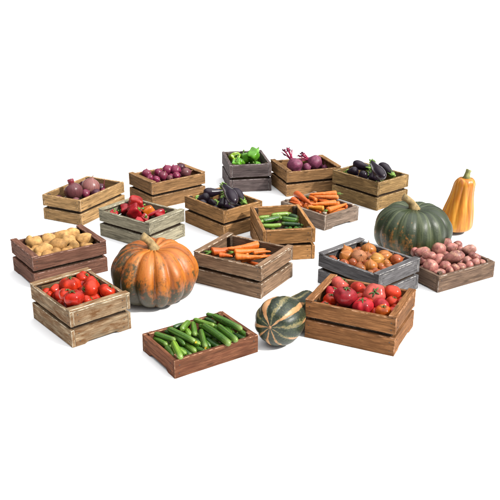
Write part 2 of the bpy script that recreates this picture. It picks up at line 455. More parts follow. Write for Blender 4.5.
def g_potato(r, ry, v, rr):
    n = 14
    V, F = lathe([(max(ry * math.sin(PI * i / n), ry * .02), r * math.cos(PI * i / n)) for i in range(n + 1)], 22,
                 lambda a, t, rad, z: (rad * (1 + .05 * math.cos(2 * a)), z))
    s = rr.random() * 30
    V = wob(V, ry * .26, .75 / ry, s); V = wob(V, ry * .09, 2.2 / ry, s + 5)
    return V, F, []

def along(L, r, f, n, seg, bend, rr, fn=None):
    """body along z, +z is the stem end; f(t) radius factor from t=0 at the stem end"""
    pts = []
    for i in range(n + 1):
        t = i / n; pts.append((max(r * f(t), r * .02), L / 2 - L * t))
    V, F = lathe(pts, seg, fn)
    for v in V:
        u = v.z / L * 2
        v.x += bend * (1 - u * u)
    return V, F

def g_aub(L, r, v, rr):
    L = L + r * .6
    f = lambda t: (.46 + .56 * min(1, t / .62) ** 1.4) * (max(0., 1 - ((t - .72) / .28) ** 2) ** .5 if t > .72 else 1) * (min(1, t / .06) ** .5)
    V, F = along(L, r, f, 24, 26, r * .22, rr)
    c = []
    cl = min(L * .24, r * 1.5)
    for i in range(5):
        a = 2 * PI * i / 5; pts, rad = [], []
        for k in range(5):
            t = k / 4; z = L / 2 + r * .05 - cl * t; tt = max(0.02, (L / 2 - z) / L); R_ = r * f(tt) + r * .05
            pts.append((R_ * math.cos(a + .1 * t) + r * .22 * (1 - (2 * z / L) ** 2), R_ * math.sin(a + .1 * t), z)); rad.append(r * .34 * (1 - t) ** .8 + r * .03)
        c.append(tube(pts, rad, 7, .3))
    hb = r * .02
    c.append(tube([(0, 0, L / 2 - r * .25), (hb, 0, L / 2 + r * .15), (.1 * r, .05 * r, L / 2 + r * .45), (.22 * r, .1 * r, L / 2 + r * .75)], [r * .5, r * .34, r * .17, r * .2], 9))
    return V, F, [('calyx', merge(*c), CAP)]

def g_cuke(L, r, v, rr):
    L = L + r * .35
    cap = min(.45, 1.2 * r / L)
    def f(t):
        k = 1.
        if t < cap: k = max(0., 1 - ((cap - t) / cap) ** 2) ** .5
        if t > 1 - cap: k = max(0., 1 - ((t - 1 + cap) / cap) ** 2) ** .5
        return k * (.9 + .14 * math.sin(PI * t))
    n = 7; ph = rr.random() * 6
    V, F = along(L, r, f, 26, 24, r * (rr.random() - .5) * .9, rr, lambda a, t, rad, z: (rad * (1 + .022 * math.cos(n * a + ph)), z))
    V = [p + Vector((p.x, p.y, 0)).normalized() * r * .05 * max(0, noise.noise(p * (1.1 / r) + Vector((ph, 0, 0)))) for p in V]
    ch = [('stem', tube([(0, 0, L / 2 - r * .15), (.02 * r, 0, L / 2 + r * .15), (.12 * r, .05 * r, L / 2 + r * .38)], [r * .2, r * .16, r * .17], 7), STEM)]
    if v == 1:
        pet = sepal_star(5, r * .5, r * .17, 0, -r * .25, rr, r * .05)
        pet = ([Vector((p.x, p.y, -p.z - L / 2 - r * .02)) for p in pet[0]], [tuple(reversed(q)) for q in pet[1]])
        ch.append(('blossom', pet, YELLOW))
    return V, F, ch

def g_courgette(L, r, v, rr):
    V, F, ch = g_cuke(L, r, 0, rr)
    L += r * .35
    ch = [('stem', tube([(0, 0, L / 2 - r * .3), (0, 0, L / 2 + r * .2), (.05 * r, .03 * r, L / 2 + r * .7)], [r * .72, r * .45, r * .52], 6), CAP)]
    return V, F, ch

def g_carrot(L, r, v, rr):
    L = L + r * .3
    s = rr.random() * 30
    f = lambda t: (max(0., 1 - ((.06 - t) / .06) ** 2) ** .5 if t < .06 else 1) * (1 - .72 * t ** 1.15) * (max(0.03, (1 - t) / .08) ** .6 if t > .92 else 1) * (1 + .05 * noise.noise(Vector((t * 14 + s, 0, 0))))
    V, F = along(L, r, f, 30, 18, r * (rr.random() - .5) * .8, rr)
    V = wob(V, r * .12, .9 / r, s)
    ch = []
    if v == 0:
        c = []
        for i in range(5):
            a = i * 2.5; k = rr.random()
            c.append(tube([(math.cos(a) * .14 * r, math.sin(a) * .14 * r, L / 2 - r * .2), (math.cos(a) * .22 * r, math.sin(a) * .22 * r, L / 2 + r * .5), (math.cos(a) * (.3 + .4 * k) * r, math.sin(a) * .5 * r, L / 2 + r * (1.1 + .9 * k))], [r * .15, r * .13, r * .07], 6))
        ch.append(('green_stalk', merge(*c), STEM))
    else:
        ch.append(('stalk_stub', tube([(0, 0, L / 2 - r * .15), (0, 0, L / 2 + r * .08)], [r * .3, r * .22], 8), DRY))
    return V, F, ch

def g_pointed(L, r, v, rr):
    L = L + r
    f = lambda t: (max(0., 1 - ((.14 - t) / .14) ** 2) ** .5 if t < .14 else 1) * (1 - .8 * ((t - .14) / .86 if t > .14 else 0) ** 1.5)
    V, F = along(L, r, f, 24, 24, r * .4, rr, lambda a, t, rad, z: (rad * (1 + .06 * math.cos(3 * a) + .03 * math.sin(9 * t)), z))
    return V, F, [('stem', tube([(0, 0, L / 2 - r * .1), (0, 0, L / 2 + r * .35), (.2 * r, 0, L / 2 + r * .8)], [r * .4, r * .16, r * .18], 8), STEM)]

ROUND = dict(tomato=g_tomato, red_onion=g_onion, brown_onion=g_onion, green_pepper=g_pepper, red_pepper=g_pepper, beetroot=g_beet, potato=g_potato, pink_potato=g_potato)
LONG = dict(aubergine=g_aub, cucumber=g_cuke, courgette=g_courgette, carrot=g_carrot, pointed_pepper=g_pointed)
CAT = dict(red_onion='onion', brown_onion='onion', green_pepper='pepper', red_pepper='pepper', pointed_pepper='pepper', pink_potato='potato')
GROUP = {1: 'large red onions in the beige crate', 2: 'small red onions in their crate', 3: 'green peppers in the grey crate', 4: 'beetroots in their crate', 5: 'aubergines in the right-hand crate', 6: 'aubergines in the left-hand crate', 7: 'carrots in the low grey crate', 8: 'courgettes in their crate', 9: 'peppers in the red pepper crate', 10: 'potatoes in the brown crate', 11: 'carrots in the tall crate', 12: 'tomatoes in the weathered crate', 13: 'cucumbers in the low crate', 14: 'brown onions in the grey crate', 15: 'tomatoes in the warm brown crate', 16: 'pink potatoes in the low crate'}

# kind, crate, variant, tint, place (or stem end), axis (or tip end), radii, label  -- metres
DEEP = dict(tomato=.84, cucumber=.85, red_pepper=.62, pointed_pepper=.62, pink_potato=.82, potato=1., carrot=.95, green_pepper=.95, aubergine=1., red_onion=.9, beetroot=.85, courgette=.8, brown_onion=.85)
ITEMS = [
  ('red_onion', 1, 0, 'onpale', (-1.0393, 5.058, 0.1496), (0.259, -0.085, 0.962), (0.0597, 0.0597), 'pale streaked red onion behind the stalked one in the beige crate'),
  ('red_onion', 1, 1, 'onred', (-1.1285, 4.9532, 0.1498), (-0.238, 0.172, 0.956), (0.0599, 0.0599), 'large red onion with a thick cut stalk at front in the beige crate'),
  ('red_onion', 1, 0, 'onred2', (-1.0599, 4.9847, 0.1226), (0.8, 0.22, 0.558), (0.0316, 0.0316), 'small reddish onion pressed against the front board in the beige crate'),
  ('red_onion', 1, 0, 'ondark', (-1.1029, 5.1483, 0.1314), (-0.228, -0.287, 0.93), (0.0314, 0.0314), 'small dark onion wedged between two large ones in the beige crate'),
  ('red_onion', 1, 2, 'onred2', (-0.9591, 5.0666, 0.1143), (0.05, 0.366, 0.929), (0.0229, 0.0229), 'little onion with a long thin upright sprout in the beige crate'),
  ('red_onion', 2, 0, 'onmag', (-0.5322, 5.4257, 0.1637), (0.0, 0.367, 0.93), (0.0272, 0.0272), 'small red onion with pointed tip against the back board in the small onion crate'),
  ('red_onion', 2, 0, 'ondark', (-0.4815, 5.4283, 0.1717), (-0.287, 0.351, 0.891), (0.0354, 0.0354), 'dark red onion near the far right corner in the small onion crate'),
  ('red_onion', 2, 0, 'onred2', (-0.7013, 5.2877, 0.1695), (0.0, 0.367, 0.93), (0.0332, 0.0332), 'leftmost small red onion with a pointed tip in the small onion crate'),
  ('red_onion', 2, 0, 'onmag', (-0.6263, 5.3294, 0.1658), (0.848, 0.194, 0.493), (0.0294, 0.0294), 'small red onion at the back, second from left in the small onion crate'),
  ('red_onion', 2, 0, 'onmag', (-0.6716, 5.2229, 0.1615), (-0.432, -0.899, 0.076), (0.0248, 0.0248), 'small pinkish onion in front of the leftmost one in the small onion crate'),
  ('red_onion', 2, 0, 'onmag', (-0.6206, 5.1682, 0.1625), (0.845, -0.534, 0.029), (0.0259, 0.0259), 'small red onion frontmost against the front board in the small onion crate'),
  ('red_onion', 2, 0, 'onmag', (-0.4975, 5.2699, 0.163), (-0.169, -0.6, 0.782), (0.0264, 0.0264), 'small bright onion at front below the two largest in the small onion crate'),
  ('red_onion', 2, 0, 'onred', (-0.5384, 5.2196, 0.1589), (0.176, -0.981, -0.086), (0.0222, 0.0222), 'smallest purple onion at the middle of the front board in the small onion crate'),
  ('red_onion', 2, 0, 'onred', (-0.4357, 5.2987, 0.1735), (0.949, 0.116, 0.294), (0.0373, 0.0373), 'big rightmost red onion by the front board in the small onion crate'),
  ('red_onion', 2, 0, 'onred2', (-0.5843, 5.232, 0.1705), (0.398, -0.3, 0.867), (0.0342, 0.0342), 'shiny purple onion left of centre near the front in the small onion crate'),
  ('red_onion', 2, 0, 'onmag', (-0.5662, 5.3636, 0.1739), (-0.303, -0.173, 0.937), (0.0378, 0.0378), 'large magenta onion on top at the centre in the small onion crate'),
  ('red_onion', 2, 0, 'onmag', (-0.5067, 5.3554, 0.1738), (0.477, -0.411, 0.777), (0.0377, 0.0377), 'large magenta onion on top, right of centre in the small onion crate'),
  ('green_pepper', 3, 0, 'pepgreen', (-0.043, 5.7494, 0.1523), (-0.148, 0.27, 0.952), (0.0422, 0.0422), 'middle green pepper with its stem standing up in the grey pepper crate'),
  ('green_pepper', 3, 0, 'pepgreen', (0.0318, 5.7244, 0.1503), (0.549, -0.836, -0.024), (0.0401, 0.0401), 'glossy green pepper at front right below another in the grey pepper crate'),
  ('green_pepper', 3, 0, 'pepyel', (-0.1091, 5.7315, 0.1565), (0.203, -0.719, 0.665), (0.0465, 0.0465), 'yellowish green pepper, leftmost and facing forward in the grey pepper crate'),
  ('green_pepper', 3, 0, 'pepgreen', (0.0245, 5.6789, 0.2018), (0.505, 0.578, 0.641), (0.0438, 0.0438), 'dark green pepper stacked highest at the right in the grey pepper crate'),
  ('beetroot', 4, 1, 'beet', (0.4649, 5.627, 0.1557), (-0.914, 0.149, 0.378), (0.0547, 0.0547), 'large purple beetroot at right with stalks lying leftwards in the beetroot crate'),
  ('beetroot', 4, 1, 'beet', (0.3173, 5.5485, 0.1574), (-0.486, 0.321, 0.813), (0.0564, 0.0564), 'left beetroot with tall upright red leaf stalks in the beetroot crate'),
  ('beetroot', 4, 0, 'beet', (0.4051, 5.5814, 0.1329), (0.953, -0.231, 0.194), (0.0309, 0.0309), 'small beetroot low between the two large ones in the beetroot crate'),
  ('beetroot', 4, 0, 'beet', (0.535, 5.6036, 0.1237), (-0.05, -0.366, -0.929), (0.0214, 0.0214), 'little beetroot with its thin root tail pointing up in the beetroot crate'),
  ('aubergine', 5, 0, 'aub', (0.7914, 5.3083, 0.1613), (0.7578, 5.2516, 0.1613), (0.0302,), 'dark aubergine half hidden low in the middle in the right-hand aubergine crate'),
  ('aubergine', 5, 0, 'aub', (0.6692, 5.3404, 0.1639), (0.727, 5.3097, 0.1739), (0.0329,), 'aubergine with its round end facing out at left in the right-hand aubergine crate'),
  ('aubergine', 5, 0, 'aub', (0.8123, 5.2953, 0.2075), (0.723, 5.4231, 0.2075), (0.0315,), 'long aubergine lying across the back in the right-hand aubergine crate'),
  ('aubergine', 5, 0, 'aub', (0.9398, 5.1666, 0.1984), (0.8855, 5.3342, 0.2134), (0.0345,), 'rightmost aubergine with green cap hanging towards the rim in the right-hand aubergine crate'),
  ('aubergine', 5, 0, 'aub', (0.8164, 5.1817, 0.2119), (0.8155, 5.155, 0.1619), (0.0308,), 'small upright aubergine with green cap at the front in the right-hand aubergine crate'),
  ('aubergine', 5, 0, 'aub', (0.814, 5.2327, 0.2646), (0.849, 4.9561, 0.2446), (0.0357,), 'large sloping aubergine on top with green cap uppermost in the right-hand aubergine crate'),
  ('aubergine', 6, 0, 'aub', (-0.2151, 4.7439, 0.146), (-0.2396, 4.7226, 0.146), (0.0306,), 'dark aubergine low in the middle beside the upright one in the left-hand aubergine crate'),
  ('aubergine', 6, 0, 'aub', (-0.3236, 4.791, 0.1497), (-0.2576, 4.7805, 0.1597), (0.0345,), 'aubergine at far left with its round end out in the left-hand aubergine crate'),
  ('aubergine', 6, 0, 'aub', (-0.1739, 4.8599, 0.1839), (-0.2829, 4.8316, 0.1839), (0.0295,), 'long aubergine lying flat along the back in the left-hand aubergine crate'),
  ('aubergine', 6, 0, 'aub', (-0.0396, 4.6494, 0.1788), (-0.1041, 4.8198, 0.1938), (0.0336,), 'rightmost aubergine with bright green cap at the rim in the left-hand aubergine crate'),
  ('aubergine', 6, 0, 'aub', (-0.1587, 4.6592, 0.1988), (-0.1662, 4.6375, 0.1488), (0.0336,), 'short upright aubergine with green cap by the front corner in the left-hand aubergine crate'),
  ('aubergine', 6, 0, 'aub', (-0.1633, 4.7263, 0.2554), (-0.0909, 4.4709, 0.2354), (0.0363,), 'large sloping aubergine on top, green cap held highest in the left-hand aubergine crate'),
  ('carrot', 7, 1, 'carred', (0.2747, 4.9419, 0.0967), (0.3151, 4.8721, 0.0967), (0.0236,), 'blunt reddish carrot at the far left corner in the low grey carrot crate'),
  ('carrot', 7, 1, 'carred', (0.3221, 4.8911, 0.0822), (0.4186, 4.909, 0.0822), (0.0179,), 'reddish carrot low at left beneath the steep one in the low grey carrot crate'),
  ('carrot', 7, 1, 'car', (0.3463, 4.8316, 0.0821), (0.4579, 4.9093, 0.0821), (0.0178,), 'carrot whose round end shows at lower left in the low grey carrot crate'),
  ('carrot', 7, 1, 'car', (0.3857, 4.7934, 0.0833), (0.4999, 4.8771, 0.0833), (0.019,), 'carrot with its round end out near the front board in the low grey carrot crate'),
  ('carrot', 7, 1, 'carred', (0.6121, 4.8317, 0.0821), (0.5331, 4.8738, 0.0821), (0.0177,), 'short carrot at the right end under the thin tip in the low grey carrot crate'),
  ('carrot', 7, 1, 'caryel', (0.4553, 4.752, 0.0996), (0.3628, 4.7892, 0.0996), (0.0203,), 'yellowish carrot with its cut end facing forward in the low grey carrot crate'),
  ('carrot', 7, 1, 'car', (0.4523, 4.71, 0.0818), (0.5956, 4.8118, 0.0818), (0.0174,), 'front carrot lying along the front right board in the low grey carrot crate'),
  ('carrot', 7, 0, 'car', (0.3874, 5.0471, 0.0811), (0.5391, 4.9405, 0.0811), (0.0168,), 'carrot with green stub at left, under the top two in the low grey carrot crate'),
  ('carrot', 7, 0, 'car', (0.4751, 4.7069, 0.1056), (0.6085, 4.8379, 0.1056), (0.0204,), 'carrot with green stub tapering right at the front in the low grey carrot crate'),
  ('carrot', 7, 1, 'car', (0.5417, 4.8565, 0.1042), (0.3895, 4.8247, 0.1042), (0.022,), 'thick carrot across the middle of the heap in the low grey carrot crate'),
  ('carrot', 7, 1, 'carpale', (0.569, 4.9616, 0.1053), (0.4093, 4.9913, 0.1053), (0.0169,), 'pale slender carrot second from the top in the low grey carrot crate'),
  ('carrot', 7, 0, 'car', (0.5667, 5.0519, 0.1052), (0.3874, 5.0367, 0.1052), (0.02,), 'topmost carrot with green stalk pointing right in the low grey carrot crate'),
  ('carrot', 7, 1, 'carred', (0.3006, 5.0247, 0.1102), (0.3825, 4.8064, 0.1102), (0.0252,), 'thick carrot sloping steeply down at the left in the low grey carrot crate'),
  ('courgette', 8, 0, 'couD', (0.2293, 4.5062, 0.1396), (0.2819, 4.4567, 0.1396), (0.0161,), 'dark courgette at the back right corner in the courgette crate'),
  ('courgette', 8, 0, 'couL', (0.0506, 4.5092, 0.1247), (0.1211, 4.5332, 0.1247), (0.0131,), 'short light courgette at the back left corner in the courgette crate'),
  ('courgette', 8, 0, 'couL', (0.0689, 4.376, 0.1253), (0.1799, 4.3886, 0.1253), (0.0137,), 'light courgette along the front board at left in the courgette crate'),
  ('courgette', 8, 0, 'couD', (0.2966, 4.3857, 0.1244), (0.1808, 4.4115, 0.1244), (0.0128,), 'darkest courgette along the front board at right in the courgette crate'),
  ('courgette', 8, 0, 'cou', (0.0715, 4.4385, 0.1285), (0.1841, 4.5064, 0.1285), (0.017,), 'courgette slanting across the middle left in the courgette crate'),
  ('courgette', 8, 0, 'cou', (0.1834, 4.4451, 0.1444), (0.2817, 4.4269, 0.1344), (0.0169,), 'bright courgette at the right of centre in the courgette crate'),
  ('courgette', 8, 0, 'couL', (0.233, 4.549, 0.1378), (0.1249, 4.5141, 0.1378), (0.0143,), 'light courgette lying on top at the back in the courgette crate'),
  ('red_pepper', 9, 0, 'pepred', (-0.7516, 4.6382, 0.1358), (-0.962, -0.25, -0.108), (0.0336, 0.0336), 'dark red pepper at left with green stem sideways in the red pepper crate'),
  ('red_pepper', 9, 0, 'pepred', (-0.6705, 4.6962, 0.1322), (-0.207, -0.178, 0.962), (0.0267, 0.0267), 'red pepper with green stem up behind the orange one in the red pepper crate'),
  ('pointed_pepper', 9, 1, 'pepred', (-0.5209, 4.5894, 0.133), (-0.6001, 4.5329, 0.133), (0.0213,), 'long pointed red pepper at the right in the red pepper crate'),
  ('red_pepper', 9, 0, 'pepred', (-0.6897, 4.569, 0.1447), (0.848, -0.14, 0.511), (0.0429, 0.0429), 'large ribbed red pepper at the centre front in the red pepper crate'),
  ('red_pepper', 9, 0, 'pepred2', (-0.6938, 4.662, 0.1695), (0.905, 0.17, -0.391), (0.0406, 0.0406), 'bright red pepper raised highest at the back in the red pepper crate'),
  ('red_pepper', 9, 0, 'peporg', (-0.6083, 4.5858, 0.139), (-0.793, -0.418, -0.444), (0.0369, 0.0369), 'orange pepper, the only one of its colour in the red pepper crate'),
  ('potato', 10, 0, 'pot', (-1.1768, 4.0335, 0.1641), (1.0, 0.0, 0.0), (0.0242, 0.0242), 'small round potato in the back left corner in the brown potato crate'),
  ('potato', 10, 0, 'pot', (-1.0895, 4.0813, 0.1552), (0.94, 0.125, 0.318), (0.0391, 0.0337), 'plump potato at the back, second from the left in the brown potato crate'),
  ('potato', 10, 0, 'pot', (-0.9724, 4.1656, 0.1544), (0.342, 0.345, 0.874), (0.0328, 0.0383), 'upright potato at the back near the far corner in the brown potato crate'),
  ('potato', 10, 0, 'pot', (-0.93, 3.9984, 0.1494), (1.0, 0.0, 0.0), (0.0276, 0.0276), 'small potato low by the front board at right in the brown potato crate'),
  ('potato', 10, 0, 'pot', (-1.081, 3.9296, 0.1528), (0.94, 0.125, 0.318), (0.0493, 0.0312), 'long potato lying against the front board at left in the brown potato crate'),
  ('potato', 10, 0, 'pot', (-0.9739, 4.0521, 0.1549), (0.94, 0.125, 0.318), (0.0427, 0.0334), 'rounded potato right of centre in the brown potato crate'),
  ('potato', 10, 0, 'pot', (-0.8935, 4.0864, 0.1538), (0.996, -0.032, -0.081), (0.0511, 0.0323), 'large oval potato at the right end in the brown potato crate'),
  ('potato', 10, 0, 'pot', (-1.0282, 4.1198, 0.1576), (0.94, 0.125, 0.318), (0.0517, 0.0299), 'long potato across the back at the centre in the brown potato crate'),
  ('potato', 10, 0, 'pot', (-1.1409, 4.0008, 0.165), (0.985, 0.064, 0.162), (0.0425, 0.0345), 'broad potato at left near the corner in the brown potato crate'),
  ('potato', 10, 0, 'potD', (-1.0138, 3.9816, 0.1583), (0.99, 0.051, 0.129), (0.0553, 0.0369), 'biggest potato, darker, front and centre in the brown potato crate'),
  ('carrot', 11, 1, 'carred', (-0.1572, 3.8904, 0.1377), (-0.0909, 3.8728, 0.1377), (0.0157,), 'thin carrot at the bottom left of the pile in the tall carrot crate'),
  ('carrot', 11, 1, 'car', (-0.0465, 3.8176, 0.1389), (0.093, 3.8697, 0.1389), (0.017,), 'lowest carrot along the front board in the tall carrot crate'),
  ('carrot', 11, 0, 'carred', (-0.1999, 3.9162, 0.1464), (-0.0873, 3.9769, 0.1464), (0.0248,), 'stout carrot with leafy green top at the left in the tall carrot crate'),
  ('carrot', 11, 1, 'car', (0.0166, 3.9207, 0.1351), (0.1079, 3.9447, 0.1351), (0.013,), 'thinnest short carrot at the right in the tall carrot crate'),
  ('carrot', 11, 1, 'car', (-0.0753, 3.8049, 0.1628), (0.0549, 3.8106, 0.1628), (0.02,), 'carrot second from the front with blunt left end in the tall carrot crate'),
  ('carrot', 11, 0, 'car', (-0.0831, 3.9244, 0.1407), (0.0816, 3.9668, 0.1407), (0.0189,), 'carrot with green stub in the middle in the tall carrot crate'),
  ('carrot', 11, 1, 'car', (0.0437, 3.9893, 0.1588), (-0.1139, 3.9268, 0.1588), (0.0221,), 'longest thick carrot lying along the back in the tall carrot crate'),
  ('tomato', 12, 0, 'tom', (-0.7957, 3.5489, 0.1525), (0.667, -0.065, 0.742), (0.0377, 0.0377), 'furthest tomato, near the back corner in the weathered tomato crate'),
  ('tomato', 12, 0, 'tom', (-0.7449, 3.4843, 0.1542), (0.744, 0.458, 0.486), (0.0395, 0.0395), 'tomato second from the back on the right in the weathered tomato crate'),
  ('tomato', 12, 0, 'tom', (-0.6543, 3.377, 0.1644), (0.527, 0.211, 0.823), (0.0375, 0.0375), 'rightmost tomato lying alone by the corner in the weathered tomato crate'),
  ('tomato', 12, 0, 'tom', (-0.9054, 3.4267, 0.147), (-0.707, 0.259, 0.658), (0.0319, 0.0319), 'tomato at the back left edge in the weathered tomato crate'),
  ('tomato', 12, 0, 'tomD', (-0.692, 3.4244, 0.1348), (0.707, 0.259, 0.658), (0.0192, 0.0192), 'small dark tomato low beside the rightmost one in the weathered tomato crate'),
  ('tomato', 12, 0, 'tom', (-0.9268, 3.3947, 0.1396), (-0.688, 0.039, 0.724), (0.018, 0.018), 'smallest tomato in the left corner in the weathered tomato crate'),
  ('tomato', 12, 0, 'tom', (-0.85, 3.3062, 0.1374), (0.11, 0.365, 0.925), (0.022, 0.022), 'small tomato low against the left board in the weathered tomato crate'),
  ('tomato', 12, 0, 'tom', (-0.7323, 3.3153, 0.1439), (0.768, 0.235, 0.596), (0.0287, 0.0287), 'tomato half hidden by the front right board in the weathered tomato crate'),
  ('tomato', 12, 0, 'tom', (-0.7819, 3.2684, 0.15), (-0.115, -0.54, 0.834), (0.0351, 0.0351), 'frontmost tomato at the near corner in the weathered tomato crate'),
  ('tomato', 12, 0, 'tom', (-0.8132, 3.2649, 0.1967), (0.228, 0.016, 0.974), (0.0368, 0.0368), 'tomato left of the big centre pair in the weathered tomato crate'),
  ('tomato', 12, 0, 'tomD', (-0.772, 3.223, 0.202), (-0.203, 0.005, 0.979), (0.0424, 0.0424), 'deep red tomato with open green star at front in the weathered tomato crate'),
  ('tomato', 12, 0, 'tom', (-0.8371, 3.4427, 0.164), (0.0, 0.13, 0.991), (0.0496, 0.0496), 'biggest tomato, star on top, at left of centre in the weathered tomato crate'),
  ('tomato', 12, 0, 'tom', (-0.733, 3.3954, 0.1612), (-0.843, -0.452, 0.291), (0.0467, 0.0467), 'glossy top tomato with green leaf on its left side in the weathered tomato crate'),
  ('cucumber', 13, 0, 'cuD', (-0.202, 3.2589, 0.0839), (-0.1501, 3.214, 0.0839), (0.0105,), 'short dark cucumber at the back under two others in the low cucumber crate'),
  ('cucumber', 13, 0, 'cuD', (-0.3358, 3.1684, 0.0847), (-0.2858, 3.2019, 0.0847), (0.0114,), 'small cucumber against the back left board in the low cucumber crate'),
  ('cucumber', 13, 0, 'cu', (-0.4165, 3.1128, 0.062), (-0.3529, 3.0486, 0.062), (0.0127,), 'cucumber by the left board, lower of two there in the low cucumber crate'),
  ('cucumber', 13, 0, 'cu', (-0.354, 3.0286, 0.0656), (-0.315, 2.948, 0.0656), (0.0133,), 'cucumber nearest the front left corner post in the low cucumber crate'),
  ('cucumber', 13, 0, 'cuD', (-0.2941, 3.024, 0.0608), (-0.2429, 2.9586, 0.0608), (0.0115,), 'dark cucumber under the one at front left in the low cucumber crate'),
  ('cucumber', 13, 0, 'cu', (-0.2458, 3.049, 0.0618), (-0.1801, 2.9943, 0.0618), (0.0125,), 'cucumber along the front board, left of centre in the low cucumber crate'),
  ('cucumber', 13, 0, 'cuD', (-0.1878, 3.1097, 0.0611), (-0.1269, 3.029, 0.0611), (0.0118,), 'dark cucumber right of the upright middle one in the low cucumber crate'),
  ('cucumber', 13, 0, 'cuD', (-0.1247, 3.1113, 0.0602), (-0.0933, 3.0505, 0.0602), (0.0109,), 'short cucumber low by the front board in the low cucumber crate'),
  ('cucumber', 13, 0, 'cuD', (-0.0798, 3.1534, 0.0604), (-0.0167, 3.102, 0.0604), (0.011,), 'dark cucumber lowest at the right end in the low cucumber crate'),
  ('cucumber', 13, 0, 'cu', (-0.0479, 3.1753, 0.0674), (-0.0082, 3.1159, 0.0674), (0.0121,), 'cucumber tip at the far right corner in the low cucumber crate'),
  ('cucumber', 13, 0, 'cuD', (-0.242, 3.1067, 0.0602), (-0.209, 3.0609, 0.0602), (0.0109,), 'stubby dark cucumber in the middle gap in the low cucumber crate'),
  ('cucumber', 13, 0, 'cuD', (-0.3711, 3.1461, 0.0776), (-0.3155, 3.1202, 0.0776), (0.0102,), 'small dark cucumber low at the back left in the low cucumber crate'),
  ('cucumber', 13, 0, 'cuD', (-0.1624, 3.233, 0.0605), (-0.1171, 3.1483, 0.0605), (0.0112,), 'dark cucumber between the two long right ones in the low cucumber crate'),
  ('cucumber', 13, 0, 'cu', (-0.4115, 3.116, 0.0832), (-0.3173, 3.0541, 0.0832), (0.0129,), 'long cucumber reaching from the left corner in the low cucumber crate'),
  ('cucumber', 13, 0, 'cuL', (-0.3228, 3.0223, 0.0905), (-0.2803, 2.8885, 0.0905), (0.0143,), 'steep light cucumber at front left in the low cucumber crate'),
  ('cucumber', 13, 0, 'cuL', (-0.2967, 3.1234, 0.0955), (-0.2698, 3.2058, 0.0955), (0.0132,), 'light cucumber pointing up at the back left in the low cucumber crate'),
  ('cucumber', 13, 0, 'cu', (-0.2543, 3.222, 0.0825), (-0.2368, 3.1014, 0.0825), (0.0122,), 'upright cucumber left of centre at the back in the low cucumber crate'),
  ('cucumber', 13, 0, 'cuL', (-0.2499, 3.2402, 0.0908), (-0.1573, 3.1759, 0.0908), (0.0114,), 'light cucumber along the back board in the low cucumber crate'),
  ('cucumber', 13, 0, 'cu', (-0.1963, 3.2927, 0.09), (-0.1233, 3.2518, 0.09), (0.0107,), 'cucumber furthest back near the rear post in the low cucumber crate'),
  ('cucumber', 13, 1, 'cu', (-0.2138, 3.1533, 0.0801), (-0.186, 2.9972, 0.0801), (0.0128,), 'upright cucumber at the middle with a yellow blossom below in the low cucumber crate'),
  ('cucumber', 13, 1, 'cu', (-0.3545, 3.1365, 0.0961), (-0.2311, 3.0162, 0.0961), (0.0139,), 'long cucumber with yellow blossom, left of centre in the low cucumber crate'),
  ('cucumber', 13, 0, 'cu', (-0.1392, 3.1652, 0.0961), (-0.0556, 3.0251, 0.0961), (0.0139,), 'cucumber sloping to the front board at right in the low cucumber crate'),
  ('cucumber', 13, 0, 'cuL', (-0.3092, 3.1049, 0.0636), (-0.228, 2.9881, 0.0636), (0.0144,), 'light cucumber on top at front left in the low cucumber crate'),
  ('cucumber', 13, 0, 'cu', (-0.2061, 3.1785, 0.0919), (-0.0848, 3.0018, 0.0919), (0.0157,), 'biggest cucumber on top, right of the middle in the low cucumber crate'),
  ('cucumber', 13, 0, 'cu', (-0.1648, 3.2519, 0.1025), (-0.0352, 3.1144, 0.1025), (0.0143,), 'longest cucumber on top along the back right in the low cucumber crate'),
  ('brown_onion', 14, 0, 'bon', (0.5035, 3.9239, 0.1438), (-0.316, 0.348, 0.883), (0.0324, 0.0324), 'back left onion in the grey onion crate'),
  ('brown_onion', 14, 0, 'bon2', (0.5507, 3.934, 0.1307), (0.11, 0.365, 0.925), (0.0281, 0.0281), 'dark onion second along the back left in the grey onion crate'),
  ('brown_onion', 14, 0, 'bon3', (0.5212, 3.8002, 0.1299), (0.485, -0.855, -0.184), (0.0273, 0.0273), 'dark onion low against the left board in the grey onion crate'),
  ('brown_onion', 14, 0, 'bon2', (0.6075, 3.8525, 0.1328), (0.0, 0.367, 0.93), (0.0303, 0.0303), 'small onion sunk in the middle in the grey onion crate'),
  ('brown_onion', 14, 0, 'bon', (0.6916, 3.7947, 0.1274), (0.912, -0.234, 0.337), (0.0246, 0.0246), 'small onion by the right of the front row in the grey onion crate'),
  ('brown_onion', 14, 0, 'bon2', (0.6582, 3.7577, 0.1259), (-0.64, 0.282, 0.715), (0.0231, 0.0231), 'little onion low at the near board in the grey onion crate'),
  ('brown_onion', 14, 0, 'bon3', (0.7456, 3.8078, 0.1389), (0.936, 0.129, 0.327), (0.0366, 0.0366), 'rightmost onion, red brown, apart from the rest in the grey onion crate'),
  ('brown_onion', 14, 0, 'bon', (0.6901, 3.8483, 0.1418), (0.889, -0.097, 0.448), (0.0397, 0.0397), 'large onion at the back right in the grey onion crate'),
  ('brown_onion', 14, 0, 'bon', (0.4941, 3.8633, 0.1406), (-0.684, -0.363, 0.633), (0.0385, 0.0385), 'large coppery onion at the left in the grey onion crate'),
  ('brown_onion', 14, 0, 'bon', (0.6211, 3.9477, 0.1427), (0.0, 0.367, 0.93), (0.0406, 0.0406), 'tallest onion with tip up at the back in the grey onion crate'),
  ('brown_onion', 14, 0, 'bonP', (0.5576, 3.8304, 0.1491), (0.206, -0.75, 0.628), (0.041, 0.041), 'pale pinkish onion left of centre in the grey onion crate'),
  ('brown_onion', 14, 0, 'bonY', (0.6452, 3.8044, 0.1427), (0.702, -0.61, 0.367), (0.0406, 0.0406), 'yellowest pale onion right of centre in the grey onion crate'),
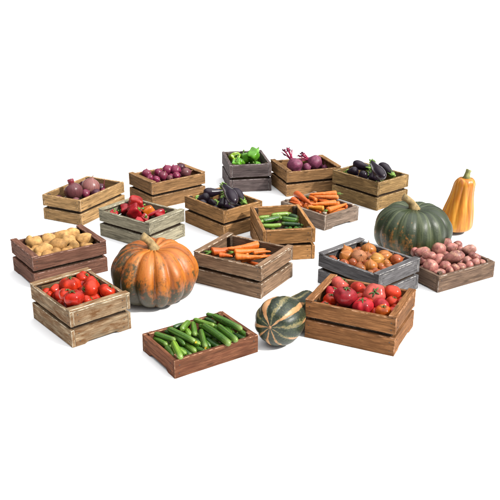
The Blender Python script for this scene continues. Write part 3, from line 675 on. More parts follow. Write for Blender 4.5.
  ('brown_onion', 14, 0, 'bon', (0.6056, 3.7424, 0.1371), (-0.099, 0.271, 0.957), (0.0348, 0.0348), 'front onion with its dry tip pointing up in the grey onion crate'),
  ('tomato', 15, 0, 'tomC', (0.5016, 3.4056, 0.1602), (0.667, 0.555, 0.498), (0.0411, 0.0373), 'coral tomato at the middle of the back board in the warm brown tomato crate'),
  ('tomato', 15, 0, 'tomP', (0.4197, 3.4402, 0.1665), (0.647, 0.177, 0.742), (0.0439, 0.0439), 'pinkish tomato in the back left corner in the warm brown tomato crate'),
  ('tomato', 15, 0, 'tomO', (0.643, 3.3332, 0.1747), (0.318, 0.706, 0.633), (0.0431, 0.0431), 'bright tomato in the back right corner in the warm brown tomato crate'),
  ('tomato', 15, 0, 'tom', (0.4977, 3.3472, 0.1488), (-0.316, 0.348, 0.883), (0.0255, 0.0255), 'small red tomato low behind the crimson pair in the warm brown tomato crate'),
  ('tomato', 15, 0, 'tomO', (0.6371, 3.2805, 0.1561), (0.389, 0.05, 0.92), (0.0299, 0.0299), 'small orange-red tomato low at the right rail in the warm brown tomato crate'),
  ('tomato', 15, 0, 'tomC', (0.4071, 3.2644, 0.1471), (0.707, 0.259, 0.658), (0.0237, 0.0237), 'small tomato half hidden by the front board in the warm brown tomato crate'),
  ('tomato', 15, 0, 'tom', (0.3623, 3.3044, 0.1567), (0.199, -0.042, 0.979), (0.0338, 0.0338), 'red tomato at the front left corner in the warm brown tomato crate'),
  ('tomato', 15, 0, 'tomX', (0.3774, 3.3732, 0.1585), (0.408, -0.08, 0.909), (0.0356, 0.0356), 'crimson tomato by the left rail in the warm brown tomato crate'),
  ('tomato', 15, 0, 'tomX', (0.5789, 3.2308, 0.1607), (0.667, 0.555, 0.498), (0.0379, 0.0379), 'pinkish red tomato behind the orange front one in the warm brown tomato crate'),
  ('tomato', 15, 0, 'tomF', (0.5784, 3.1723, 0.161), (0.0, -0.131, 0.991), (0.035, 0.035), 'orange tomato with star up at the front right in the warm brown tomato crate'),
  ('tomato', 15, 0, 'tomM', (0.4223, 3.2485, 0.1992), (0.101, -0.042, 0.994), (0.0499, 0.0499), 'large dark crimson tomato at left of centre in the warm brown tomato crate'),
  ('tomato', 15, 0, 'tomX', (0.4955, 3.2117, 0.1675), (-0.101, -0.042, 0.994), (0.045, 0.045), 'crimson tomato at front centre with star on top in the warm brown tomato crate'),
  ('tomato', 15, 0, 'tomP', (0.5619, 3.3245, 0.1736), (-0.098, -0.742, 0.663), (0.0514, 0.0514), 'largest pink tomato with its star facing forward in the warm brown tomato crate'),
  ('pink_potato', 16, 0, 'ppot', (0.881, 4.018, 0.1044), (1.0, 0.0, 0.0), (0.0244, 0.0244), 'leftmost small pink potato by the green pumpkin in the pink potato crate'),
  ('pink_potato', 16, 0, 'ppotD', (0.9901, 4.0947, 0.1025), (1.0, 0.0, 0.0), (0.0193, 0.0193), 'small dark pink potato at the back, left of the tallest in the pink potato crate'),
  ('pink_potato', 16, 0, 'ppot', (1.2231, 3.9313, 0.0789), (1.0, 0.0, 0.0), (0.0197, 0.0197), 'small pink potato at the right corner post in the pink potato crate'),
  ('pink_potato', 16, 0, 'ppotD', (1.2019, 3.9805, 0.0842), (1.0, 0.0, 0.0), (0.0253, 0.0253), 'dark pink potato against the right board in the pink potato crate'),
  ('pink_potato', 16, 0, 'ppot', (1.1795, 3.916, 0.0851), (1.0, 0.0, 0.0), (0.0262, 0.0262), 'pink potato next to the right corner one in the pink potato crate'),
  ('pink_potato', 16, 0, 'ppot', (1.1358, 3.8773, 0.0824), (1.0, 0.0, 0.0), (0.0234, 0.0234), 'pink potato at front right near the rim in the pink potato crate'),
  ('pink_potato', 16, 0, 'ppot', (1.0886, 3.8515, 0.0848), (1.0, 0.0, 0.0), (0.0258, 0.0258), 'pale pink potato on the front rim, third from right in the pink potato crate'),
  ('pink_potato', 16, 0, 'ppotD', (1.0519, 3.8326, 0.0877), (1.0, 0.0, 0.0), (0.0258, 0.0258), 'pink potato on the front rim at the centre in the pink potato crate'),
  ('pink_potato', 16, 0, 'ppot', (1.02, 3.8083, 0.0796), (1.0, 0.0, 0.0), (0.0204, 0.0281), 'pink potato standing upright by the front rim in the pink potato crate'),
  ('pink_potato', 16, 0, 'ppot', (0.9681, 3.7992, 0.0783), (1.0, 0.0, 0.0), (0.0331, 0.0191), 'pink potato nearest the front corner post in the pink potato crate'),
  ('pink_potato', 16, 0, 'ppotD', (0.9117, 3.9311, 0.0858), (1.0, 0.0, 0.0), (0.0238, 0.0238), 'pink potato low at left, mostly in shade in the pink potato crate'),
  ('pink_potato', 16, 0, 'ppotD', (1.0394, 4.0048, 0.0888), (1.0, 0.0, 0.0), (0.0269, 0.0269), 'pink potato in the gap under the tallest one in the pink potato crate'),
  ('pink_potato', 16, 0, 'ppotD', (1.0963, 3.9282, 0.0801), (1.0, 0.0, 0.0), (0.021, 0.021), 'small pink potato in the gap right of the big oval in the pink potato crate'),
  ('pink_potato', 16, 0, 'ppotD', (1.1771, 3.9613, 0.1028), (1.0, 0.0, 0.0), (0.0227, 0.0227), 'pink potato beneath the one at the back right in the pink potato crate'),
  ('pink_potato', 16, 0, 'ppotD', (1.1308, 4.1054, 0.1045), (1.0, 0.0, 0.0), (0.0276, 0.0276), 'pink potato at the far back, partly hidden in the pink potato crate'),
  ('pink_potato', 16, 0, 'ppot', (0.9308, 3.8446, 0.0935), (1.0, 0.0, 0.0), (0.0388, 0.035), 'large round pink potato at front left in the pink potato crate'),
  ('pink_potato', 16, 0, 'ppot', (1.0076, 3.8587, 0.0886), (1.0, 0.0, 0.0), (0.0298, 0.0298), 'rounded pink potato left of the front centre in the pink potato crate'),
  ('pink_potato', 16, 0, 'ppotL', (1.1445, 3.9449, 0.0853), (1.0, 0.0, 0.0), (0.0304, 0.0264), 'pale pink potato right of the big oval in the pink potato crate'),
  ('pink_potato', 16, 0, 'ppot', (0.917, 3.9914, 0.1125), (0.985, 0.064, 0.162), (0.0419, 0.0298), 'oval pink potato near the left end in the pink potato crate'),
  ('pink_potato', 16, 0, 'ppot', (1.1375, 4.055, 0.0872), (1.0, 0.0, 0.0), (0.0311, 0.0284), 'pink potato behind and right of the big oval in the pink potato crate'),
  ('pink_potato', 16, 0, 'ppotL', (1.1758, 4.0343, 0.1102), (0.996, 0.032, 0.081), (0.0409, 0.0273), 'palest oval pink potato at the back right in the pink potato crate'),
  ('pink_potato', 16, 0, 'ppotD', (1.0687, 4.124, 0.1097), (1.0, 0.0, 0.0), (0.0361, 0.0361), 'dark pink potato furthest back at the top in the pink potato crate'),
  ('pink_potato', 16, 0, 'ppot', (1.0848, 4.0675, 0.1069), (0.866, 0.183, 0.465), (0.0356, 0.0302), 'pink potato right of the tallest at the back in the pink potato crate'),
  ('pink_potato', 16, 0, 'ppot', (0.9906, 3.9326, 0.0904), (0.819, 0.21, 0.534), (0.0422, 0.0317), 'tilted pink potato left of the big oval in the pink potato crate'),
  ('pink_potato', 16, 0, 'ppot', (0.9411, 3.9295, 0.1156), (0.996, 0.032, 0.081), (0.0388, 0.0267), 'oval pink potato above the large round one in the pink potato crate'),
  ('pink_potato', 16, 0, 'ppot', (1.0063, 3.9942, 0.1284), (1.0, 0.0, 0.0), (0.0396, 0.0369), 'tallest round pink potato on top of the heap in the pink potato crate'),
  ('pink_potato', 16, 0, 'ppotB', (1.0643, 3.9107, 0.1172), (0.966, 0.095, 0.241), (0.056, 0.0347), 'big dark oval pink potato at heap centre in the pink potato crate'),
  ('red_onion', 1, 0, 'ondark', (-1.2071, 4.8628, 0.1218), (0.837, -0.4, 0.374), (0.0311, 0.0311), 'dark red onion lying low in a gap between the others in the beige crate'),
  ('red_onion', 1, 0, 'ondark', (-0.9883, 4.9759, 0.125), (0.973, -0.167, 0.157), (0.0345, 0.0345), 'dark red onion lying low in a gap between the others in the beige crate'),
  ('red_onion', 1, 0, 'ondark', (-0.9878, 5.1218, 0.1218), (-0.332, -0.651, 0.683), (0.0311, 0.0311), 'dark red onion lying low in a gap between the others in the beige crate'),
  ('red_onion', 1, 0, 'onred', (-1.0913, 4.8234, 0.1207), (-0.962, -0.256, 0.091), (0.0299, 0.0299), 'dark red onion lying low in a gap between the others in the beige crate'),
  ('green_pepper', 3, 0, 'pepgreen', (-0.0956, 5.6067, 0.1439), (-0.155, -0.304, 0.94), (0.0368, 0.0368), 'green pepper lying low in a gap between the others in the grey pepper crate'),
  ('green_pepper', 3, 0, 'pepgreen', (0.0499, 5.5733, 0.1398), (-0.689, -0.306, 0.657), (0.0325, 0.0325), 'green pepper lying low in a gap between the others in the grey pepper crate'),
  ('green_pepper', 3, 0, 'pepgreen', (-0.0705, 5.6701, 0.1412), (-0.841, -0.385, 0.379), (0.034, 0.034), 'green pepper lying low in a gap between the others in the grey pepper crate'),
  ('carrot', 11, 1, 'carred', (0.004, 3.9923, 0.1195), (-0.0758, 4.0532, 0.1195), (0.0145,), 'carrot lying low in a gap between the others in the tall carrot crate'),
  ('carrot', 11, 1, 'car', (0.077, 3.9427, 0.1178), (0.0322, 3.9854, 0.1178), (0.0126,), 'carrot lying low in a gap between the others in the tall carrot crate'),
  ('carrot', 11, 1, 'car', (-0.0101, 3.9292, 0.1203), (-0.0674, 3.978, 0.1203), (0.0153,), 'carrot lying low in a gap between the others in the tall carrot crate'),
  ('carrot', 11, 1, 'carred', (-0.0857, 3.9462, 0.1183), (-0.1313, 3.9975, 0.1183), (0.0131,), 'carrot lying low in a gap between the others in the tall carrot crate'),
  ('carrot', 11, 1, 'carred', (0.0523, 3.7828, 0.1194), (-0.0266, 3.8581, 0.1194), (0.0143,), 'carrot lying low in a gap between the others in the tall carrot crate'),
  ('carrot', 11, 1, 'carred', (0.1512, 3.9041, 0.1186), (0.0448, 3.9288, 0.1186), (0.0135,), 'carrot lying low in a gap between the others in the tall carrot crate'),
  ('carrot', 11, 1, 'carred', (-0.0721, 4.0019, 0.1188), (-0.1354, 4.0284, 0.1188), (0.0137,), 'carrot lying low in a gap between the others in the tall carrot crate'),
  ('red_onion', 2, 0, 'onmag', (-0.6784, 5.2054, 0.1309), (0.344, -0.903, 0.257), (0.0232, 0.0232), 'small red onion lying low in a gap between the others in the small onion crate'),
  ('red_onion', 2, 0, 'onmag', (-0.5363, 5.3321, 0.1339), (0.477, -0.87, 0.125), (0.0264, 0.0264), 'small red onion lying low in a gap between the others in the small onion crate'),
  ('red_onion', 2, 0, 'onred2', (-0.4633, 5.3881, 0.1297), (0.926, -0.226, 0.302), (0.022, 0.022), 'small red onion lying low in a gap between the others in the small onion crate'),
  ('red_onion', 2, 0, 'onred2', (-0.6431, 5.1925, 0.1335), (-0.424, 0.83, 0.363), (0.026, 0.026), 'small red onion lying low in a gap between the others in the small onion crate'),
  ('red_onion', 2, 0, 'onmag', (-0.6424, 5.3019, 0.1301), (0.988, 0.085, 0.126), (0.0224, 0.0224), 'small red onion lying low in a gap between the others in the small onion crate'),
  ('red_onion', 2, 0, 'onred2', (-0.5578, 5.3675, 0.1298), (0.671, 0.737, 0.08), (0.0221, 0.0221), 'small red onion lying low in a gap between the others in the small onion crate'),
  ('red_onion', 2, 0, 'onmag', (-0.575, 5.2329, 0.1335), (-0.45, 0.817, 0.361), (0.0259, 0.0259), 'small red onion lying low in a gap between the others in the small onion crate'),
  ('red_onion', 2, 0, 'onred2', (-0.725, 5.2659, 0.1313), (-0.651, -0.702, 0.29), (0.0237, 0.0237), 'small red onion lying low in a gap between the others in the small onion crate'),
  ('red_onion', 2, 0, 'onred2', (-0.692, 5.2635, 0.1328), (0.888, -0.269, 0.372), (0.0252, 0.0252), 'small red onion lying low in a gap between the others in the small onion crate'),
  ('red_onion', 2, 0, 'onred2', (-0.4896, 5.3794, 0.1287), (-0.119, -0.941, 0.317), (0.0209, 0.0209), 'small red onion lying low in a gap between the others in the small onion crate'),
  ('red_onion', 2, 0, 'onmag', (-0.7132, 5.2276, 0.1315), (-0.342, -0.595, 0.727), (0.0239, 0.0239), 'small red onion lying low in a gap between the others in the small onion crate'),
  ('red_onion', 2, 0, 'onred2', (-0.6445, 5.3375, 0.1338), (-0.945, -0.081, 0.318), (0.0263, 0.0263), 'small red onion lying low in a gap between the others in the small onion crate'),
  ('red_onion', 2, 0, 'onred2', (-0.476, 5.3335, 0.1316), (-0.617, 0.707, 0.344), (0.024, 0.024), 'small red onion lying low in a gap between the others in the small onion crate'),
  ('aubergine', 5, 0, 'aub', (0.8827, 5.1908, 0.134), (0.824, 5.2827, 0.134), (0.0299,), 'aubergine lying low in a gap between the others in the right-hand aubergine crate'),
  ('aubergine', 5, 0, 'aub', (0.7417, 5.2242, 0.1328), (0.7133, 5.2812, 0.1328), (0.0286,), 'aubergine lying low in a gap between the others in the right-hand aubergine crate'),
  ('aubergine', 5, 0, 'aub', (0.8852, 5.3452, 0.1311), (0.8006, 5.3969, 0.1311), (0.0268,), 'aubergine lying low in a gap between the others in the right-hand aubergine crate'),
  ('aubergine', 5, 0, 'aub', (0.8325, 5.1971, 0.1339), (0.7874, 5.2378, 0.1339), (0.0297,), 'aubergine lying low in a gap between the others in the right-hand aubergine crate'),
  ('aubergine', 6, 0, 'aub', (-0.134, 4.7791, 0.1228), (-0.1919, 4.8497, 0.1228), (0.0264,), 'aubergine lying low in a gap between the others in the left-hand aubergine crate'),
  ('aubergine', 6, 0, 'aub', (-0.0338, 4.6937, 0.1251), (-0.1112, 4.7419, 0.1251), (0.0287,), 'aubergine lying low in a gap between the others in the left-hand aubergine crate'),
  ('aubergine', 6, 0, 'aub', (-0.0613, 4.6422, 0.1258), (-0.1289, 4.6943, 0.1258), (0.0295,), 'aubergine lying low in a gap between the others in the left-hand aubergine crate'),
  ('aubergine', 6, 0, 'aub', (-0.2702, 4.6979, 0.127), (-0.3021, 4.7577, 0.127), (0.0308,), 'aubergine lying low in a gap between the others in the left-hand aubergine crate'),
  ('aubergine', 6, 0, 'aub', (-0.1797, 4.5886, 0.1269), (-0.2248, 4.6455, 0.1269), (0.0306,), 'aubergine lying low in a gap between the others in the left-hand aubergine crate'),
  ('aubergine', 6, 0, 'aub', (-0.1111, 4.8325, 0.1218), (-0.1916, 4.8914, 0.1218), (0.0253,), 'aubergine lying low in a gap between the others in the left-hand aubergine crate'),
  ('carrot', 7, 1, 'carred', (0.4399, 4.7877, 0.0607), (0.3847, 4.8379, 0.0607), (0.0156,), 'carrot lying low in a gap between the others in the low grey carrot crate'),
  ('carrot', 7, 1, 'carred', (0.3541, 4.9001, 0.0612), (0.2994, 4.9394, 0.0612), (0.0161,), 'carrot lying low in a gap between the others in the low grey carrot crate'),
  ('carrot', 7, 1, 'carred', (0.5233, 4.9536, 0.0595), (0.4707, 5.0209, 0.0595), (0.0144,), 'carrot lying low in a gap between the others in the low grey carrot crate'),
  ('carrot', 7, 1, 'car', (0.5558, 4.8374, 0.0596), (0.5229, 4.8979, 0.0596), (0.0145,), 'carrot lying low in a gap between the others in the low grey carrot crate'),
  ('carrot', 7, 1, 'carred', (0.5603, 4.7991, 0.0603), (0.4932, 4.8573, 0.0603), (0.0147,), 'carrot lying low in a gap between the others in the low grey carrot crate'),
  ('carrot', 7, 1, 'car', (0.4328, 4.9618, 0.0616), (0.3636, 5.0292, 0.0616), (0.0166,), 'carrot lying low in a gap between the others in the low grey carrot crate'),
  ('carrot', 7, 1, 'car', (0.4463, 4.8623, 0.0625), (0.4047, 4.9265, 0.0625), (0.0175,), 'carrot lying low in a gap between the others in the low grey carrot crate'),
  ('carrot', 7, 1, 'car', (0.4913, 4.8998, 0.0612), (0.4447, 4.9967, 0.0612), (0.0161,), 'carrot lying low in a gap between the others in the low grey carrot crate'),
  ('carrot', 7, 1, 'carred', (0.3382, 4.8577, 0.0617), (0.2537, 4.9203, 0.0617), (0.0167,), 'carrot lying low in a gap between the others in the low grey carrot crate'),
  ('carrot', 7, 1, 'carred', (0.3723, 4.919, 0.0733), (0.3152, 4.9578, 0.0733), (0.017,), 'carrot lying low in a gap between the others in the low grey carrot crate'),
  ('carrot', 7, 1, 'carred', (0.3228, 4.8369, 0.0921), (0.2523, 4.9191, 0.0921), (0.014,), 'carrot lying low in a gap between the others in the low grey carrot crate'),
  ('carrot', 7, 1, 'car', (0.4249, 4.7136, 0.0598), (0.3957, 4.7907, 0.0598), (0.0147,), 'carrot lying low in a gap between the others in the low grey carrot crate'),
  ('carrot', 7, 1, 'carred', (0.5096, 4.8881, 0.0889), (0.4449, 4.9709, 0.0889), (0.0156,), 'carrot lying low in a gap between the others in the low grey carrot crate'),
  ('carrot', 7, 1, 'car', (0.4228, 4.9474, 0.091), (0.3848, 5.0158, 0.091), (0.0149,), 'carrot lying low in a gap between the others in the low grey carrot crate'),
  ('carrot', 7, 1, 'carred', (0.3765, 4.9423, 0.084), (0.3176, 4.9859, 0.084), (0.0163,), 'carrot lying low in a gap between the others in the low grey carrot crate'),
  ('carrot', 7, 1, 'carred', (0.5786, 4.8796, 0.0619), (0.5247, 4.9235, 0.0619), (0.0169,), 'carrot lying low in a gap between the others in the low grey carrot crate'),
  ('carrot', 7, 1, 'car', (0.491, 4.9979, 0.0886), (0.4134, 5.0681, 0.0886), (0.0147,), 'carrot lying low in a gap between the others in the low grey carrot crate'),
  ('carrot', 7, 1, 'carred', (0.4435, 4.9259, 0.0604), (0.3936, 4.9643, 0.0604), (0.0153,), 'carrot lying low in a gap between the others in the low grey carrot crate'),
  ('carrot', 7, 1, 'carred', (0.6106, 4.8048, 0.06), (0.5741, 4.8562, 0.06), (0.0149,), 'carrot lying low in a gap between the others in the low grey carrot crate'),
  ('carrot', 7, 1, 'car', (0.4655, 4.7048, 0.0592), (0.434, 4.7674, 0.0592), (0.0141,), 'carrot lying low in a gap between the others in the low grey carrot crate'),
  ('carrot', 7, 1, 'car', (0.5624, 4.8797, 0.091), (0.508, 4.9292, 0.091), (0.0164,), 'carrot lying low in a gap between the others in the low grey carrot crate'),
  ('courgette', 8, 0, 'cou', (0.2007, 4.2222, 0.1143), (0.1557, 4.321, 0.1143), (0.0134,), 'courgette lying low in a gap between the others in the courgette crate'),
  ('courgette', 8, 0, 'couD', (0.2354, 4.4532, 0.1165), (0.2128, 4.5345, 0.1165), (0.0158,), 'courgette lying low in a gap between the others in the courgette crate'),
  ('courgette', 8, 0, 'couD', (0.2071, 4.3032, 0.1146), (0.2094, 4.3633, 0.1146), (0.0137,), 'courgette lying low in a gap between the others in the courgette crate'),
  ('courgette', 8, 0, 'cou', (0.2999, 4.2544, 0.1169), (0.2569, 4.3538, 0.1169), (0.0161,), 'courgette lying low in a gap between the others in the courgette crate'),
  ('courgette', 8, 0, 'cou', (0.1548, 4.2643, 0.1162), (0.1238, 4.3249, 0.1162), (0.0154,), 'courgette lying low in a gap between the others in the courgette crate'),
  ('courgette', 8, 0, 'couD', (0.0955, 4.25, 0.1148), (0.1025, 4.3192, 0.1148), (0.0139,), 'courgette lying low in a gap between the others in the courgette crate'),
  ('courgette', 8, 0, 'cou', (0.2343, 4.267, 0.114), (0.2302, 4.3682, 0.114), (0.0131,), 'courgette lying low in a gap between the others in the courgette crate'),
  ('courgette', 8, 0, 'cou', (0.2664, 4.4223, 0.1152), (0.256, 4.4966, 0.1152), (0.0144,), 'courgette lying low in a gap between the others in the courgette crate'),
  ('courgette', 8, 0, 'couD', (0.054, 4.4255, 0.1151), (0.0636, 4.4947, 0.1151), (0.0143,), 'courgette lying low in a gap between the others in the courgette crate'),
  ('courgette', 8, 0, 'couD', (0.3072, 4.2969, 0.1154), (0.2775, 4.3655, 0.1154), (0.0145,), 'courgette lying low in a gap between the others in the courgette crate'),
  ('red_pepper', 9, 0, 'pepred', (-0.6241, 4.4906, 0.125), (0.579, -0.47, 0.667), (0.0302, 0.0302), 'red pepper lying low in a gap between the others in the red pepper crate'),
  ('red_pepper', 9, 0, 'pepred', (-0.6582, 4.6519, 0.125), (0.89, 0.192, 0.414), (0.0303, 0.0303), 'red pepper lying low in a gap between the others in the red pepper crate'),
  ('red_pepper', 9, 0, 'pepred', (-0.5327, 4.5326, 0.1249), (-0.882, 0.401, 0.25), (0.0301, 0.0301), 'red pepper lying low in a gap between the others in the red pepper crate'),
  ('red_pepper', 9, 0, 'pepred', (-0.6508, 4.4493, 0.1217), (-0.856, 0.188, 0.482), (0.0268, 0.0268), 'red pepper lying low in a gap between the others in the red pepper crate'),
  ('red_pepper', 9, 0, 'pepred', (-0.8151, 4.5509, 0.1258), (0.4, -0.003, 0.917), (0.0311, 0.0311), 'red pepper lying low in a gap between the others in the red pepper crate'),
  ('potato', 10, 0, 'potD', (-0.8864, 4.0448, 0.1257), (0.461, -0.879, 0.124), (0.0319, 0.0277), 'potato lying low in a gap between the others in the brown potato crate'),
  ('potato', 10, 0, 'potD', (-0.9667, 3.9274, 0.1294), (0.637, -0.761, 0.126), (0.0363, 0.0315), 'potato lying low in a gap between the others in the brown potato crate'),
  ('potato', 10, 0, 'potD', (-1.0198, 3.9309, 0.1299), (0.584, -0.808, 0.084), (0.0369, 0.0321), 'potato lying low in a gap between the others in the brown potato crate'),
  ('potato', 10, 0, 'pot', (-1.1527, 3.9347, 0.1277), (-0.869, 0.488, 0.088), (0.0342, 0.0298), 'potato lying low in a gap between the others in the brown potato crate'),
  ('potato', 10, 0, 'potD', (-1.0937, 3.8779, 0.127), (-0.721, -0.686, 0.098), (0.0334, 0.029), 'potato lying low in a gap between the others in the brown potato crate'),
  ('potato', 10, 0, 'potD', (-1.1768, 3.9908, 0.1262), (0.495, -0.867, 0.05), (0.0323, 0.0281), 'potato lying low in a gap between the others in the brown potato crate'),
  ('potato', 10, 0, 'potD', (-0.9382, 4.1254, 0.1306), (0.983, 0.154, 0.096), (0.0377, 0.0328), 'potato lying low in a gap between the others in the brown potato crate'),
  ('potato', 10, 0, 'potD', (-1.0822, 4.0281, 0.1305), (-0.841, -0.525, 0.13), (0.0376, 0.0327), 'potato lying low in a gap between the others in the brown potato crate'),
  ('potato', 10, 0, 'potD', (-1.1152, 3.9738, 0.13), (-0.959, -0.268, 0.096), (0.0369, 0.0321), 'potato lying low in a gap between the others in the brown potato crate'),
  ('potato', 10, 0, 'pot', (-0.8598, 3.9999, 0.1286), (-0.478, -0.876, 0.065), (0.0353, 0.0307), 'potato lying low in a gap between the others in the brown potato crate'),
  ('potato', 10, 0, 'potD', (-0.9528, 3.9721, 0.1257), (-0.205, -0.977, 0.063), (0.0318, 0.0276), 'potato lying low in a gap between the others in the brown potato crate'),
  ('potato', 10, 0, 'pot', (-0.9348, 4.0784, 0.1242), (0.846, -0.528, 0.071), (0.03, 0.0261), 'potato lying low in a gap between the others in the brown potato crate'),
  ('potato', 10, 0, 'potD', (-1.0461, 3.8888, 0.13), (0.446, 0.893, 0.055), (0.037, 0.0322), 'potato lying low in a gap between the others in the brown potato crate'),
  ('tomato', 12, 0, 'tom', (-0.6504, 3.346, 0.1297), (0.398, -0.904, 0.158), (0.0295, 0.0295), 'red tomato lying low in a gap between the others in the weathered tomato crate'),
  ('tomato', 12, 0, 'tomD', (-0.7759, 3.387, 0.1339), (-0.758, -0.531, 0.38), (0.0339, 0.0339), 'red tomato lying low in a gap between the others in the weathered tomato crate'),
  ('tomato', 12, 0, 'tomD', (-0.7833, 3.4364, 0.1325), (-0.722, -0.65, 0.237), (0.0325, 0.0325), 'red tomato lying low in a gap between the others in the weathered tomato crate'),
  ('tomato', 12, 0, 'tomD', (-0.6879, 3.3121, 0.131), (-0.485, -0.824, 0.292), (0.0308, 0.0308), 'red tomato lying low in a gap between the others in the weathered tomato crate'),
  ('tomato', 12, 0, 'tomD', (-0.8764, 3.3804, 0.1341), (0.322, 0.931, 0.171), (0.0342, 0.0342), 'red tomato lying low in a gap between the others in the weathered tomato crate'),
  ('tomato', 12, 0, 'tom', (-0.7153, 3.2759, 0.1322), (0.362, -0.884, 0.298), (0.0322, 0.0322), 'red tomato lying low in a gap between the others in the weathered tomato crate'),
  ('tomato', 12, 0, 'tom', (-0.7041, 3.3549, 0.1298), (0.184, -0.959, 0.215), (0.0296, 0.0296), 'red tomato lying low in a gap between the others in the weathered tomato crate'),
  ('tomato', 12, 0, 'tom', (-0.9431, 3.4239, 0.1299), (-0.791, 0.601, 0.119), (0.0298, 0.0298), 'red tomato lying low in a gap between the others in the weathered tomato crate'),
  ('tomato', 12, 0, 'tomD', (-0.7935, 3.4996, 0.1331), (0.256, 0.767, 0.589), (0.0331, 0.0331), 'red tomato lying low in a gap between the others in the weathered tomato crate'),
  ('tomato', 12, 0, 'tomD', (-0.8154, 3.2795, 0.1289), (0.953, 0.063, 0.296), (0.0287, 0.0287), 'red tomato lying low in a gap between the others in the weathered tomato crate'),
  ('tomato', 12, 0, 'tomD', (-0.882, 3.4824, 0.133), (0.114, 0.666, 0.737), (0.033, 0.033), 'red tomato lying low in a gap between the others in the weathered tomato crate'),
  ('cucumber', 13, 0, 'cuL', (-0.1349, 3.1211, 0.0476), (-0.2007, 3.1847, 0.0476), (0.0148,), 'cucumber lying low in a gap between the others in the low cucumber crate'),
  ('cucumber', 13, 0, 'cuL', (-0.1084, 3.1936, 0.0459), (-0.1412, 3.2767, 0.0459), (0.013,), 'cucumber lying low in a gap between the others in the low cucumber crate'),
  ('cucumber', 13, 0, 'cu', (-0.1631, 3.123, 0.0651), (-0.215, 3.17, 0.0651), (0.0131,), 'cucumber lying low in a gap between the others in the low cucumber crate'),
  ('cucumber', 13, 0, 'cu', (-0.2599, 3.017, 0.0455), (-0.3306, 3.0784, 0.0455), (0.0126,), 'cucumber lying low in a gap between the others in the low cucumber crate'),
  ('cucumber', 13, 0, 'cu', (-0.2365, 3.1363, 0.0461), (-0.2835, 3.199, 0.0461), (0.0131,), 'cucumber lying low in a gap between the others in the low cucumber crate'),
  ('cucumber', 13, 0, 'cuL', (-0.0128, 3.1156, 0.0476), (-0.0566, 3.1854, 0.0476), (0.0148,), 'cucumber lying low in a gap between the others in the low cucumber crate'),
  ('cucumber', 13, 0, 'cu', (-0.2605, 2.9591, 0.0451), (-0.3287, 3.03, 0.0451), (0.0122,), 'cucumber lying low in a gap between the others in the low cucumber crate'),
  ('cucumber', 13, 0, 'cuL', (-0.204, 3.1276, 0.0451), (-0.2528, 3.1995, 0.0451), (0.0121,), 'cucumber lying low in a gap between the others in the low cucumber crate'),
  ('cucumber', 13, 0, 'cu', (-0.1691, 3.0493, 0.0548), (-0.2048, 3.1111, 0.0548), (0.0124,), 'cucumber lying low in a gap between the others in the low cucumber crate'),
  ('cucumber', 13, 0, 'cuL', (-0.082, 3.1932, 0.0719), (-0.1331, 3.2608, 0.0719), (0.0141,), 'cucumber lying low in a gap between the others in the low cucumber crate'),
  ('cucumber', 13, 0, 'cuL', (-0.0754, 3.0981, 0.0456), (-0.1064, 3.168, 0.0456), (0.0126,), 'cucumber lying low in a gap between the others in the low cucumber crate'),
  ('cucumber', 13, 0, 'cu', (-0.1699, 3.1686, 0.0736), (-0.2241, 3.2152, 0.0736), (0.0132,), 'cucumber lying low in a gap between the others in the low cucumber crate'),
  ('cucumber', 13, 0, 'cu', (-0.1066, 3.0692, 0.0795), (-0.151, 3.1282, 0.0795), (0.0116,), 'cucumber lying low in a gap between the others in the low cucumber crate'),
  ('cucumber', 13, 0, 'cu', (-0.1169, 3.067, 0.0446), (-0.1942, 3.1444, 0.0446), (0.0116,), 'cucumber lying low in a gap between the others in the low cucumber crate'),
  ('cucumber', 13, 0, 'cuL', (-0.2601, 3.0836, 0.046), (-0.3248, 3.1326, 0.046), (0.0131,), 'cucumber lying low in a gap between the others in the low cucumber crate'),
  ('cucumber', 13, 0, 'cuL', (-0.2586, 3.1098, 0.0769), (-0.2864, 3.1724, 0.0769), (0.0138,), 'cucumber lying low in a gap between the others in the low cucumber crate'),
  ('cucumber', 13, 0, 'cu', (-0.1658, 3.0084, 0.0452), (-0.2152, 3.0923, 0.0452), (0.0123,), 'cucumber lying low in a gap between the others in the low cucumber crate'),
  ('cucumber', 13, 0, 'cuL', (-0.3108, 2.9719, 0.0446), (-0.3813, 3.0475, 0.0446), (0.0116,), 'cucumber lying low in a gap between the others in the low cucumber crate'),
  ('cucumber', 13, 0, 'cu', (-0.1209, 3.1544, 0.0773), (-0.1841, 3.2187, 0.0773), (0.0127,), 'cucumber lying low in a gap between the others in the low cucumber crate'),
  ('cucumber', 13, 0, 'cuL', (-0.2663, 2.9559, 0.0698), (-0.3195, 3.0168, 0.0698), (0.0144,), 'cucumber lying low in a gap between the others in the low cucumber crate'),
  ('cucumber', 13, 0, 'cuL', (-0.2107, 3.0214, 0.0808), (-0.2781, 3.0924, 0.0808), (0.0142,), 'cucumber lying low in a gap between the others in the low cucumber crate'),
  ('cucumber', 13, 0, 'cu', (-0.2286, 3.0138, 0.0446), (-0.3051, 3.0866, 0.0446), (0.0116,), 'cucumber lying low in a gap between the others in the low cucumber crate'),
  ('cucumber', 13, 0, 'cuL', (-0.3413, 3.0612, 0.0465), (-0.3718, 3.1334, 0.0465), (0.0136,), 'cucumber lying low in a gap between the others in the low cucumber crate'),
  ('cucumber', 13, 0, 'cu', (-0.2764, 3.0261, 0.0776), (-0.321, 3.1015, 0.0776), (0.0118,), 'cucumber lying low in a gap between the others in the low cucumber crate'),
  ('cucumber', 13, 0, 'cu', (-0.0874, 3.1096, 0.0798), (-0.106, 3.1772, 0.0798), (0.0127,), 'cucumber lying low in a gap between the others in the low cucumber crate'),
